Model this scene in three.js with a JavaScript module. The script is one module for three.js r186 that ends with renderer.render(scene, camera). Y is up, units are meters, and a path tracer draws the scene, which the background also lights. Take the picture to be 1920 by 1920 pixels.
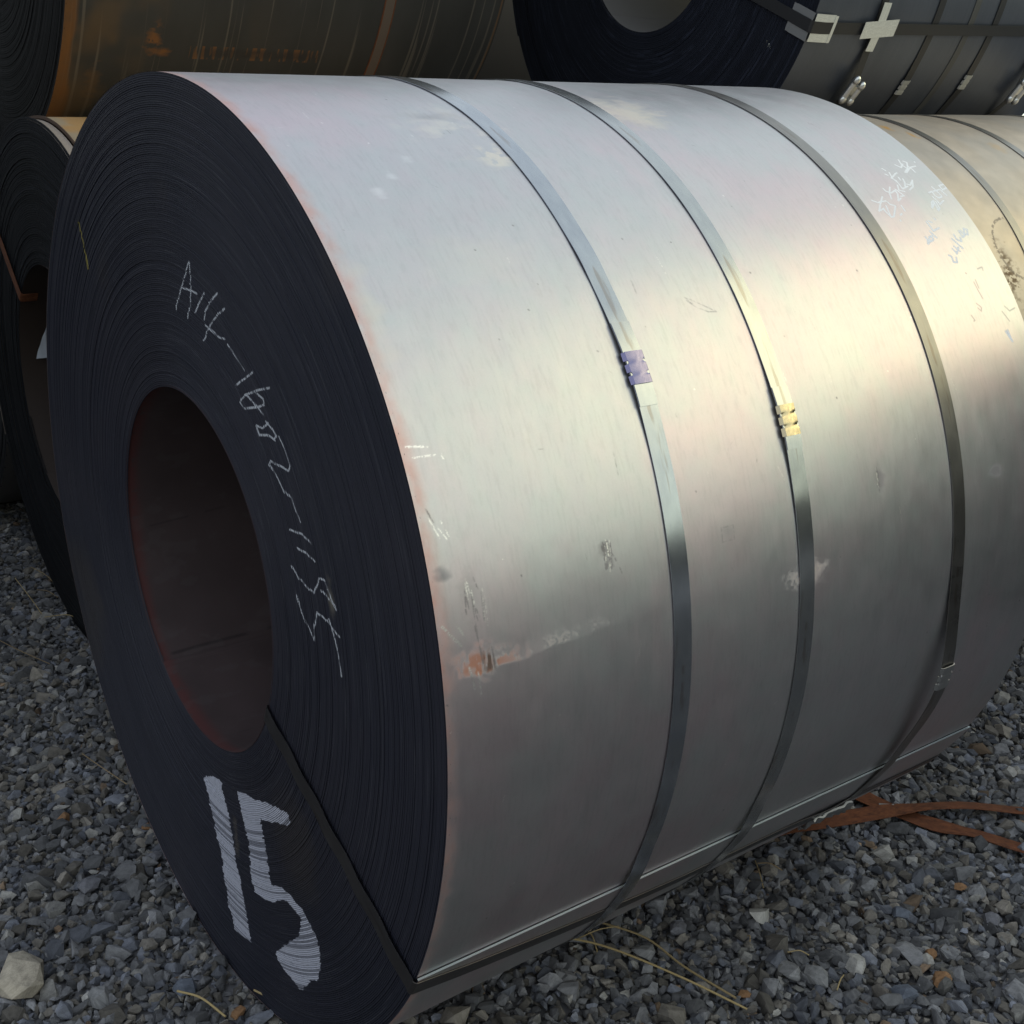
import * as THREE from 'three';
import { ConvexGeometry } from 'three/addons/geometries/ConvexGeometry.js';
import { mergeGeometries } from 'three/addons/utils/BufferGeometryUtils.js';

// ---------------------------------------------------------------- camera, sky, sun, exposure
const scene = new THREE.Scene();
const camera = new THREE.PerspectiveCamera(46.762, 1, 0.05, 600);
camera.position.set(1.84567, 1.52071, 0.66772);
camera.lookAt(1.84567 - 0.76911, 1.52071 - 0.31004, 0.66772 - 0.55888);
const renderer = new THREE.WebGLRenderer({ antialias: true });
renderer.setSize(1024, 1024);
renderer.toneMapping = THREE.LinearToneMapping;
renderer.toneMappingExposure = 1.0;
renderer.shadowMap.enabled = true;

const D = Math.PI / 180, SKY = 1.05;
const SUN_AZ = -66 * D, SUN_EL = 24 * D;
const sunDir = new THREE.Vector3(Math.cos(SUN_EL) * Math.cos(SUN_AZ), Math.sin(SUN_EL), Math.cos(SUN_EL) * Math.sin(SUN_AZ));
const sun = new THREE.DirectionalLight(0xffeca4, 0.5);
sun.position.copy(sunDir).multiplyScalar(30);
sun.castShadow = true;
sun.shadow.radius = 68;
sun.shadow.mapSize.set(2048, 2048);
Object.assign(sun.shadow.camera, { left: -8, right: 8, top: 8, bottom: -8, near: 1, far: 60 });
scene.add(sun, sun.target);

// ---------------------------------------------------------------- noise and helpers
function rng(seed) { let a = seed >>> 0; return () => { a = (a + 0x6d2b79f5) | 0; let t = Math.imul(a ^ (a >>> 15), 1 | a); t = (t + Math.imul(t ^ (t >>> 7), 61 | t)) ^ t; return ((t ^ (t >>> 14)) >>> 0) / 4294967296; }; }
const NT = new Float32Array(65536); { const r = rng(77); for (let i = 0; i < 65536; i++) NT[i] = r(); }
const hash = (i, j) => NT[((i & 255) + ((j & 255) << 8))];
function noise(x, y) {
  const i = Math.floor(x), j = Math.floor(y); let u = x - i, v = y - j; u = u * u * (3 - 2 * u); v = v * v * (3 - 2 * v);
  const a = hash(i, j), b = hash(i + 1, j), c = hash(i, j + 1), d = hash(i + 1, j + 1);
  return a + (b - a) * u + (c - a) * v + (a - b - c + d) * u * v;
}
function fbm(x, y, o = 4) { let s = 0, a = 0.5, n = 0; for (let k = 0; k < o; k++) { s += a * noise(x + 17.3 * k, y + 9.1 * k); n += a; a *= 0.5; x *= 2.03; y *= 2.03; } return s / n; }
const clamp = (x, a = 0, b = 1) => Math.min(b, Math.max(a, x));
const sstep = (a, b, x) => { const t = clamp((x - a) / (b - a)); return t * t * (3 - 2 * t); };
const mix = (a, b, t) => a + (b - a) * t;
const toS = (l) => 255 * clamp(l <= 0.0031308 ? 12.92 * l : 1.055 * Math.pow(l, 1 / 2.4) - 0.055);

// the sky: thin high overcast, lighter low down and warm round the veiled low sun
{
  const W = 512, H = 256, a = new Float32Array(W * H * 4);
  for (let j = 0; j < H; j++) for (let i = 0; i < W; i++) {
    const el = ((j + 0.5) / H - 0.5) * Math.PI, az = ((i + 0.5) / W - 0.5) * 2 * Math.PI;
    const x = Math.cos(el) * Math.cos(az), y = Math.sin(el), z = Math.cos(el) * Math.sin(az), k = (j * W + i) * 4;
    const up = clamp(y), h = Math.pow(1 - up, 2.2), c = x * sunDir.x + y * sunDir.y + z * sunDir.z;
    const g1 = Math.exp(2.2 * (c - 1)), g2 = Math.exp(12 * (c - 1)), hx = Math.hypot(x, z) || 1, g3 = Math.exp(1.6 * ((x * Math.cos(SUN_AZ) + z * Math.sin(SUN_AZ)) / hx - 1)) * Math.pow(1 - up, 3.5);   // g3: the light low sky on the sun's side
    const cl = 0.86 + 0.28 * fbm(3 + 2.6 * x / (0.35 + up), 7 + 2.6 * z / (0.35 + up), 4);
    const base = [mix(0.61, 0.78, h), mix(0.70, 0.86, h), mix(0.86, 0.86, h)];
    const warm = [0.93, 0.97, 0.47];
    for (let n = 0; n < 3; n++) a[k + n] = (base[n] + warm[n] * (0.3 * g1 + 0.12 * g2 + 0.6 * g3)) * cl * SKY;
    a[k + 3] = 1;
  }
  const sky = new THREE.DataTexture(a, W, H, THREE.RGBAFormat, THREE.FloatType);
  sky.mapping = THREE.EquirectangularReflectionMapping; sky.magFilter = THREE.LinearFilter; sky.needsUpdate = true;
  scene.background = sky; scene.environment = sky;
}

const used = new Map();
function numbered(n) { const k = used.get(n) || 0; used.set(n, k + 1); return k ? `${n}_${String(k).padStart(3, '0')}` : n; }
function mesh(name, g, m, parent) { const o = new THREE.Mesh(g, m); o.name = parent ? name : numbered(name); o.castShadow = o.receiveShadow = true; (parent || scene).add(o); return o; }
function tag(o, label, category, group, kind) { if (label) o.userData.label = label; if (category) o.userData.category = category; if (group) o.userData.group = group; if (kind) o.userData.kind = kind; return o; }
function thing(name, [x, y, z], label, category, group) { const o = new THREE.Group(); o.name = numbered(name); o.position.set(x, y, z); scene.add(o); return tag(o, label, category, group); }
function geo(pos, nor, uv, idx) {
  const g = new THREE.BufferGeometry();
  g.setAttribute('position', new THREE.Float32BufferAttribute(pos, 3));
  if (nor) g.setAttribute('normal', new THREE.Float32BufferAttribute(nor, 3));
  g.setAttribute('uv', new THREE.Float32BufferAttribute(uv, 2));
  g.setIndex(idx); if (!nor) g.computeVertexNormals();
  return g;
}
function tex(W, H, fn, srgb = true, wrapS = THREE.RepeatWrapping, wrapT = THREE.RepeatWrapping) {
  const d = new Uint8Array(W * H * 4), o = [0, 0, 0];
  for (let j = 0; j < H; j++) for (let i = 0; i < W; i++) {
    fn(i, j, o, (i + 0.5) / W, (j + 0.5) / H); const k = (j * W + i) * 4;
    if (srgb) { d[k] = toS(o[0]); d[k + 1] = toS(o[1]); d[k + 2] = toS(o[2]); } else { d[k] = 255 * clamp(o[0]); d[k + 1] = 255 * clamp(o[1]); d[k + 2] = 255 * clamp(o[2]); }
    d[k + 3] = 255;
  }
  const t = new THREE.DataTexture(d, W, H); t.colorSpace = srgb ? THREE.SRGBColorSpace : THREE.NoColorSpace;
  t.wrapS = wrapS; t.wrapT = wrapT; t.magFilter = THREE.LinearFilter; t.minFilter = THREE.LinearMipmapLinearFilter; t.generateMipmaps = true; t.needsUpdate = true; return t;
}
function mask(W, H, draw) { const c = document.createElement('canvas'); c.width = W; c.height = H; const x = c.getContext('2d'); x.fillStyle = '#000'; x.fillRect(0, 0, W, H); x.lineCap = x.lineJoin = 'round'; draw(x); return x.getImageData(0, 0, W, H).data; }
const lin = (r, g, b) => new THREE.Color().setRGB(r, g, b);
// a strip of box section swept along frames {p, n (out), w (across)}
function sweep(frames, width, thick, closed = false) {
  const pos = [], uv = [], idx = []; let L = 0; const n = frames.length;
  const sides = [[-1, 1, 1, 1], [1, 1, 1, 0], [1, 0, -1, 0], [-1, 0, -1, 1]];
  for (const [a0, h0, a1, h1] of sides) {
    const base = pos.length / 3; L = 0;
    for (let i = 0; i < n; i++) {
      const f = frames[i]; if (i) L += f.p.distanceTo(frames[i - 1].p);
      for (const [a, h, v] of [[a0, h0, 0], [a1, h1, 1]]) { pos.push(f.p.x + f.w.x * a * width / 2 + f.n.x * h * thick, f.p.y + f.w.y * a * width / 2 + f.n.y * h * thick, f.p.z + f.w.z * a * width / 2 + f.n.z * h * thick); uv.push(L, v * 0.032); }
      const m = i + 1 < n ? i + 1 : closed ? 0 : -1;
      if (m >= 0) { const p = base + 2 * i, q = base + 2 * m; idx.push(p, p + 1, q, p + 1, q + 1, q); }
    }
  }
  if (!closed) for (const e of [0, n - 1]) { const f = frames[e], b = pos.length / 3; for (const [a, h] of [[-1, 0], [1, 0], [1, 1], [-1, 1]]) { pos.push(f.p.x + f.w.x * a * width / 2 + f.n.x * h * thick, f.p.y + f.w.y * a * width / 2 + f.n.y * h * thick, f.p.z + f.w.z * a * width / 2 + f.n.z * h * thick); uv.push(0, 0); } idx.push(b, b + 1, b + 2, b, b + 2, b + 3); }
  const g = geo(pos, null, uv, idx);
  return g;
}
const CHALK= [[[104,527],[81,503],[47,468],[32,447]],[[107,526],[103,489],[92,458],[78,440]],[[69,485],[106,484],[125,482]],[[154,486],[132,470],[111,453]],[[205,491],[180,479],[153,460],[144,446]],[[228,472],[199,460],[168,442],[149,425],[139,414]],[[148,438],[175,432],[197,426],[219,427]],[[226,420],[246,410],[281,391]],[[312,394],[284,381],[247,364]],[[363,380],[323,370],[275,354],[258,341],[272,334],[315,344],[340,352],[338,360],[310,366]],[[284,356],[307,348],[334,337]],[[349,328],[331,317],[308,316],[317,304],[346,310],[369,307]],[[341,328],[363,322],[374,314],[365,307]],[[382,315],[399,302],[413,282],[406,272],[380,273],[348,273],[346,267],[369,253],[390,237]],[[391,239],[409,234],[417,222],[435,206]],[[399,185],[437,189],[466,183]],[[419,164],[449,164],[472,160]],[[399,131],[421,119],[446,113],[463,111],[474,125],[484,139],[500,141],[516,121],[529,108],[525,114],[488,123]],[[407,96],[422,68],[458,38],[458,55],[469,84],[498,83],[535,71]],[[505,86],[519,69],[529,44],[536,14]]] ;
const PAINT= [[[-36,-416],[-24,-408],[14,-390],[41,-382],[53,-384],[55,-404],[70,-425],[77,-456],[85,-491],[93,-532],[106,-559],[117,-606],[127,-649],[131,-671],[91,-684],[56,-691],[51,-666],[34,-652],[34,-619],[25,-597],[25,-568],[21,-534],[5,-519],[-3,-494],[-15,-460],[-23,-434]],[[121,-366],[159,-353],[199,-346],[243,-328],[294,-313],[325,-306],[333,-314],[330,-327],[290,-343],[257,-358],[218,-371],[219,-395],[226,-420],[234,-453],[239,-475],[244,-486],[283,-467],[319,-463],[339,-465],[359,-463],[368,-468],[375,-472],[382,-474],[393,-481],[407,-489],[414,-505],[416,-522],[412,-548],[397,-577],[373,-593],[350,-622],[327,-639],[302,-638],[270,-639],[244,-633],[241,-624],[277,-587],[313,-553],[342,-521],[350,-498],[351,-484],[327,-483],[302,-482],[279,-492],[244,-520],[214,-533],[165,-544],[159,-526],[155,-501],[157,-469],[155,-445],[144,-426],[136,-402],[129,-379]]] ;
const WRITING= [[[48.8,-1047],[48.4,-1058],[48.6,-1082]],[[49.3,-1081],[48.1,-1061],[47.0,-1045]],[[47.1,-1049],[47.4,-1062],[47.0,-1060],[46.0,-1065],[46.0,-1072]],[[47.8,-1073],[46.8,-1068],[46.2,-1066]],[[48.4,-1084],[48.0,-1086],[47.7,-1097],[46.1,-1074]],[[50.7,-1101],[50.2,-1102],[49.9,-1113]],[[50.9,-1122],[49.9,-1108],[48.9,-1101]],[[49.9,-1113],[50.3,-1129],[49.6,-1127],[48.5,-1115],[48.9,-1127]],[[50.5,-1132],[49.8,-1137],[49.3,-1141],[49.2,-1130]],[[51.2,-1147],[50.3,-1139],[50.0,-1152]],[[54.4,-1147],[54.0,-1151]],[[53.3,-1141],[53.1,-1145]],[[53.6,-1156],[52.5,-1150],[51.9,-1153]],[[52.5,-1147],[53.3,-1169],[53.5,-1176]],[[52.1,-1154],[51.4,-1154],[50.5,-1152],[50.9,-1172]],[[52.6,-1169],[52.1,-1167]],[[52.3,-1177],[51.6,-1173],[50.9,-1165]],[[51.3,-1175],[51.1,-1182],[52.0,-1200],[50.8,-1186],[50.3,-1170]],[[56.1,-1217],[55.0,-1211],[54.2,-1218]],[[55.1,-1193],[54.5,-1202],[55.2,-1216]],[[55.8,-1226],[55.5,-1233],[54.5,-1221],[53.5,-1200]],[[54.7,-1225],[54.2,-1229],[53.5,-1229]],[[53.5,-1204],[54.5,-1229],[54.7,-1247]],[[55.6,-1257],[55.5,-1256]],[[47.7,-1113],[46.8,-1112]],[[46.4,-1099],[46.2,-1093]],[[45.4,-1083],[45.3,-1083]],[[42.6,-1120],[42.2,-1121],[41.6,-1116],[41.9,-1124],[42.2,-1125]],[[42.5,-1128],[42.7,-1139],[42.1,-1136],[41.9,-1127],[42.5,-1128]],[[43.4,-1141],[42.8,-1144],[42.4,-1149]],[[44.9,-1149],[44.2,-1150],[43.4,-1151],[43.8,-1172]],[[45.0,-1155],[44.7,-1162]],[[45.3,-1176],[45.1,-1177]],[[48.0,-1203],[47.0,-1191],[47.4,-1201],[48.2,-1211],[48.0,-1203]],[[47.8,-1209],[46.5,-1203],[46.9,-1212],[48.0,-1215]],[[48.9,-1217],[48.2,-1221],[47.5,-1220],[48.1,-1239]],[[49.6,-1215],[49.8,-1227],[49.1,-1226],[48.6,-1231],[48.8,-1244]],[[50.6,-1238],[50.0,-1241],[49.0,-1244]],[[49.8,-1231],[50.1,-1255],[49.0,-1260]],[[50.8,-1261],[51.0,-1279],[50.3,-1277],[50.0,-1261],[50.8,-1261]],[[39.7,-1153],[39.5,-1159],[38.7,-1156],[38.6,-1166],[39.3,-1170]],[[40.6,-1173],[40.2,-1176],[39.8,-1177],[40.7,-1192]],[[40.9,-1181],[40.1,-1190]],[[42.0,-1188],[41.0,-1197],[40.5,-1202]],[[42.6,-1200],[41.8,-1200],[41.5,-1210],[42.1,-1213]],[[43.1,-1221],[42.1,-1220],[42.4,-1230],[43.1,-1226]],[[43.4,-1238],[43.2,-1246],[42.4,-1239],[42.6,-1232],[43.4,-1238]],[[28.8,-1217],[27.7,-1224],[27.4,-1227]],[[28.9,-1223],[27.5,-1226]]] ;
const FAINT= [[[31.5,-1138],[30.8,-1143],[30.7,-1139]],[[32.9,-1165],[32.3,-1174],[31.8,-1170],[32.3,-1164]],[[35.7,-1184],[34.6,-1185],[33.4,-1188]],[[36.0,-1191],[34.8,-1190]],[[37.4,-1212],[37.6,-1227],[37.1,-1225]],[[32.0,-1240],[31.3,-1249],[31.6,-1268]],[[31.4,-1227],[30.0,-1238]]] ;
const STRAW= [[[0.34,-0.528],[0.428,-0.576],[0.581,-0.637],[0.693,-0.687]],[[0.343,-0.62],[0.453,-0.662],[0.55,-0.667],[0.67,-0.682]],[[0.371,-0.59],[0.346,-0.694]],[[0.355,-0.589],[0.422,-0.567]],[[0.374,-0.554],[0.393,-0.646]],[[-0.895,-0.004],[-0.827,-0.011],[-0.69,-0.046]],[[0.063,0.119],[0.117,0.095],[0.173,0.074]],[[0.14,0.005],[0.228,-0.013]],[[-1.741,-0.012],[-1.616,-0.042],[-1.49,-0.091]],[[-2.256,-0.189],[-1.973,-0.176],[-1.867,-0.172]],[[-2.33,-0.263],[-2.16,-0.279],[-1.934,-0.267]],[[-2.111,-0.222],[-1.997,-0.259]],[[-1.84,-0.173],[-1.817,-0.241],[-1.702,-0.257]],[[0.391,-1.032],[0.471,-0.97]],[[0.407,-1.022],[0.457,-1.042]],[[0.756,-0.854],[0.744,-0.886]],[[0.639,-0.853],[0.663,-0.886]],[[0.562,-0.826],[0.576,-0.818]]] ;
// ---------------------------------------------------------------- the coil builder
// local frame: base of the front end at the origin, axis at height R running to -z; angles from +x towards +y
// Everything of the strip is one spiral: outer radius R - t * windings, windings counted clockwise from the tail
function spiral(o) {
  const tailAt = o.tail || (() => 200);
  const frac = (deg, z) => { let f = (tailAt(z) - deg) / 360; f -= Math.floor(f); return f; };
  const flare = (f) => (o.flare || 0) * Math.exp(-f * 360 / 3.4);          // the free end springs off a little
  return { tailAt, frac, flare, rOut: (deg, z) => { const f = frac(deg, z); return o.R - o.t * f + flare(f) + (o.bump ? o.bump(deg, z) : 0); } };
}
function wrapGeo(o, sp) {
  const pos = [], uv = [], idx = [], nz = o.nz || 10, u0 = o.u0 ?? -60, us = o.uspan ?? 160, zf = o.wrapFront || 0;
  const grid = (from, to, n) => {          // from, to: functions of z, degrees, falling
    const base = pos.length / 3;
    for (let j = 0; j <= nz; j++) {
      const z = -zf - (o.W - zf) * j / nz;
      for (let i = 0; i <= n; i++) {
        let d = from(z) + (to(z) - from(z)) * i / n, f = (sp.tailAt(z) - d) / 360; f -= Math.floor(f);
        if (i === 0 && o.start === undefined && from === sp.tailAt) f = 0;
        if (i === n && to === sp.tailAt) f = 1;
        const r = o.R - o.t * f + sp.flare(f) + (o.bump ? o.bump(d, z) : 0), a = d * D;
        pos.push(r * Math.cos(a), o.R + r * Math.sin(a), z);
        let t = d - u0; if (t < 0 || (i === 0 && from !== sp.tailAt && t < 1e-6)) t += 360; if (to === seam && i === n) t = 0.0001;
        uv.push(t / us, -z / o.W);
        if (i < n && j < nz) { const p = base + j * (n + 1) + i, q = p + n + 1; idx.push(p, p + 1, q, p + 1, q + 1, q); }
      }
    }
  };
  const seam = () => u0, seam2 = () => u0 + 360, N = o.seg || 160;
  const t0 = sp.tailAt(0);
  grid(sp.tailAt, seam, Math.max(6, Math.round(N * (t0 - u0) / 360)));
  grid(seam2, sp.tailAt, N);
  const g = geo(pos, null, uv, idx);
  return g;
}
function tailGeo(o, sp) {                   // the cut end of the outermost turn
  const pos = [], uv = [], idx = [], n = 40;
  for (let j = 0; j <= n; j++) {
    const z = -o.W * j / n, a = sp.tailAt(z) * D, b = (o.bump ? o.bump(sp.tailAt(z), z) : 0) + sp.flare(0);
    for (const r of [o.R - o.t + b, o.R + b]) { pos.push(r * Math.cos(a), o.R + r * Math.sin(a), z); uv.push(-z, r); }
    if (j < n) idx.push(2 * j, 2 * j + 2, 2 * j + 1, 2 * j + 1, 2 * j + 2, 2 * j + 3);
  }
  return geo(pos, null, uv, idx);
}
function plyGeo(o, sp, rear = false) {      // the edges of all turns, each with its own small step and a groove to the next
  const N = Math.floor((o.R - o.r) / o.t), seg = o.plySeg || 180, steps = N * seg, pos = [], nor = [], uv = [], idx = [], s = o.seed || 1;
  const z0 = rear ? -o.W : 0, sg = rear ? -1 : 1, g = o.groove ?? 0.0016, c = Math.min(0.0005, o.t * 0.12);
  for (let i = 0; i <= steps; i++) {
    const w = i / seg, deg = sp.tailAt(0) - 360 * w, a = deg * D, ca = Math.cos(a), sa = Math.sin(a);
    const k = Math.floor(w), loose = w < 9 ? 1 - w / 9 : 0;
    let dz = (o.step ?? 0.0012) * (noise(w * 0.93 + s * 13.7, s) - 0.5) * 2 + 0.0007 * (noise(w * 3.1, s + 5) - 0.5) + (o.dish || 0) * Math.sin(w * 0.045 + s) + loose * 0.003 * (noise(w * 1.0 + 3.3, s + 9) - 0.6);
    if (w < 1) dz = -0.0004; else if (w < 3) dz = Math.min(dz, 0.0006);
    const b = w < 1 ? (o.bump ? o.bump(deg, 0) : 0) + sp.flare(w) : 0;
    const ro = o.R - o.t * w + b, ri = ro - o.t - (w < 1 && sp.flare(w) > 0.0003 ? 0 : b), gg = g * (1 + 1.6 * loose) * (0.7 + 0.5 * noise(w * 0.6, s + 2));
    const prof = [[ro, dz - gg], [ro - c * 0.4, dz - c], [ro - c, dz], [ri + c * 1.6, dz], [ri + c * 0.7, dz - c * 1.2], [ri, dz - gg]];
    for (let q = 0; q < 5; q++) {
      const [r1, h1] = prof[q], [r2, h2] = prof[q + 1], dr = r2 - r1, dh = h2 - h1, l = Math.hypot(dr, dh) || 1, nr = dh / l, nh = -dr / l;
      for (const [r, h] of [[r1, h1], [r2, h2]]) { pos.push(r * ca, o.R + r * sa, z0 + sg * h); nor.push(nr * ca, nr * sa, sg * nh); uv.push(0.5 + r * ca / o.faceSpan, 0.5 + r * sa / o.faceSpan); }
      if (i < steps) { const p = i * 10 + 2 * q, n = p + 10; if (!rear) idx.push(p, p + 1, n, p + 1, n + 1, n); else idx.push(p, n, p + 1, p + 1, n, n + 1); }
    }
  }
  return geo(pos, nor, uv, idx);
}
function boreGeo(o, at = -129) {            // the innermost turn, with its cut end as a small step
  const pos = [], uv = [], idx = [], n = 160, m = 8, r0 = o.r;
  for (let j = 0; j <= m; j++) {
    const z = 0.0005 - (o.W - 0.001) * j / m;
    for (let i = 0; i <= n + 1; i++) {
      const f = Math.min(i, n) / n, d = at - 360 * f, r = i <= n ? r0 + o.t - o.t * f : r0 + o.t;
      pos.push(r * Math.cos(d * D), o.R + r * Math.sin(d * D), z); uv.push((((at - d) % 360) + 0) / 360, -z / o.W);
      if (i <= n && j < m) { const p = j * (n + 2) + i, q = p + n + 2; idx.push(p, q, p + 1, p + 1, q, q + 1); }
    }
  }
  return geo(pos, null, uv, idx);
}
function ringGeo(o) {
  const s = new THREE.Shape(); s.absarc(0, 0, o.R - o.t, 0, Math.PI * 2); const h = new THREE.Path(); h.absarc(0, 0, o.r, 0, Math.PI * 2, true); s.holes.push(h);
  const g = new THREE.ShapeGeometry(s, 96); g.rotateY(Math.PI); g.translate(0, o.R, -o.W + 0.003); return g;
}
// a hoop strap round the barrel at depth z; lift(deg) raises it off the sheet
function hoopFrames(o, sp, z, lift = () => 0, n = 420) {
  const f = [];
  const rad = (d) => { const tl = sp.tailAt(z); let r = sp.rOut(d, z); let a = d - tl; a -= 360 * Math.floor(a / 360); if (a < 7) r = mix(o.R + sp.flare(0) + (o.bump ? o.bump(d, z) : 0), r, sstep(0, 7, a)); return r + 0.0007 + lift(((d + 180) % 360 + 360) % 360 - 180); };
  for (let i = 0; i < n; i++) {
    const d = -360 * i / n, r = rad(d), s = (rad(d + 0.3) - rad(d - 0.3)) / (0.6 * D * r), a = d * D, ca = Math.cos(a), sa = Math.sin(a);
    const l = Math.hypot(1, s), nx = (ca + s * sa) / l, ny = (sa - s * ca) / l;
    f.push({ p: new THREE.Vector3(r * ca, o.R + r * sa, z), n: new THREE.Vector3(nx, ny, 0), w: new THREE.Vector3(0, 0, -1) });
  }
  return f;
}
function sealShape(w, l) {                  // a crimped seal: a plate over the strap with three tabs bent down each side, pinched between them
  const parts = [], top = new THREE.BoxGeometry(w * 0.86, l, 0.0018, 8, 24, 1), p = top.attributes.position;
  for (let i = 0; i < p.count; i++) { const x = p.getX(i), y = p.getY(i), pin = Math.max(Math.exp(-Math.pow((y - l * 0.19) / (l * 0.05), 2)), Math.exp(-Math.pow((y + l * 0.19) / (l * 0.05), 2))); p.setX(i, x * (1 - 0.16 * pin)); p.setZ(i, p.getZ(i) + 0.0008 - 2.2 * x * x - 0.0012 * pin * Math.abs(x) / (w * 0.4)); }
  top.computeVertexNormals(); parts.push(top);
  for (const sx of [-1, 1]) for (const [c, h] of [[-l * 0.36, l * 0.26], [0, l * 0.24], [l * 0.36, l * 0.26]]) { const t = new THREE.BoxGeometry(w * 0.17, h, 0.0018, 2, 3, 1); t.translate(sx * w * 0.07, 0, 0); t.rotateY(sx * 0.75); t.translate(sx * w * 0.42, c, 0.0003); parts.push(t); }
  return mergeGeometries(parts);
}
// put a flat piece drawn in x (across, along the axis) and y (along the hoop) on the barrel
function onBarrel(g, r, R, deg, z, turn = 0) {
  const a = deg * D, X = new THREE.Vector3(0, 0, -1), Zv = new THREE.Vector3(Math.cos(a), Math.sin(a), 0), Y = new THREE.Vector3().crossVectors(Zv, X);
  const m = new THREE.Matrix4().makeBasis(X, Y, Zv).setPosition(r * Math.cos(a), R + r * Math.sin(a), z);
  if (turn) g.rotateZ(turn); g.applyMatrix4(m); return g;
}
function buildCoil(o) {
  const root = thing(o.name || 'steel_coil', [o.x, o.y || 0, o.z], o.label, 'steel coil', o.group);
  const sp = spiral(o); o.faceSpan = o.faceSpan || 2.05 * o.R;
  mesh('outer_sheet', wrapGeo(o, sp), o.sideMat, root);
  if (o.tailMat) mesh('sheet_tail_edge', tailGeo(o, sp), o.tailMat, root);
  const ply = mesh('layered_end', plyGeo(o, sp), o.faceMat, root);
  mesh('bore', boreGeo(o, o.boreAt), o.boreMat, root);
  mesh('rear_end', ringGeo(o), o.faceMatPlain || M.edgePlain, root);
  return { root, sp, o, ply };
}
// ---------------------------------------------------------------- materials
const fine = tex(512, 512, (i, j, o, u, v) => { const a = 0.55 * fbm(u * 40, v * 40, 4) + 0.45 * fbm(u * 9 + 3, v * 9, 3); o[0] = o[1] = o[2] = a; }, false);
const M = {};
M.edgePlain = new THREE.MeshStandardMaterial({ color: lin(0.03, 0.031, 0.036), roughness: 0.6, metalness: 0.2 });
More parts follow.
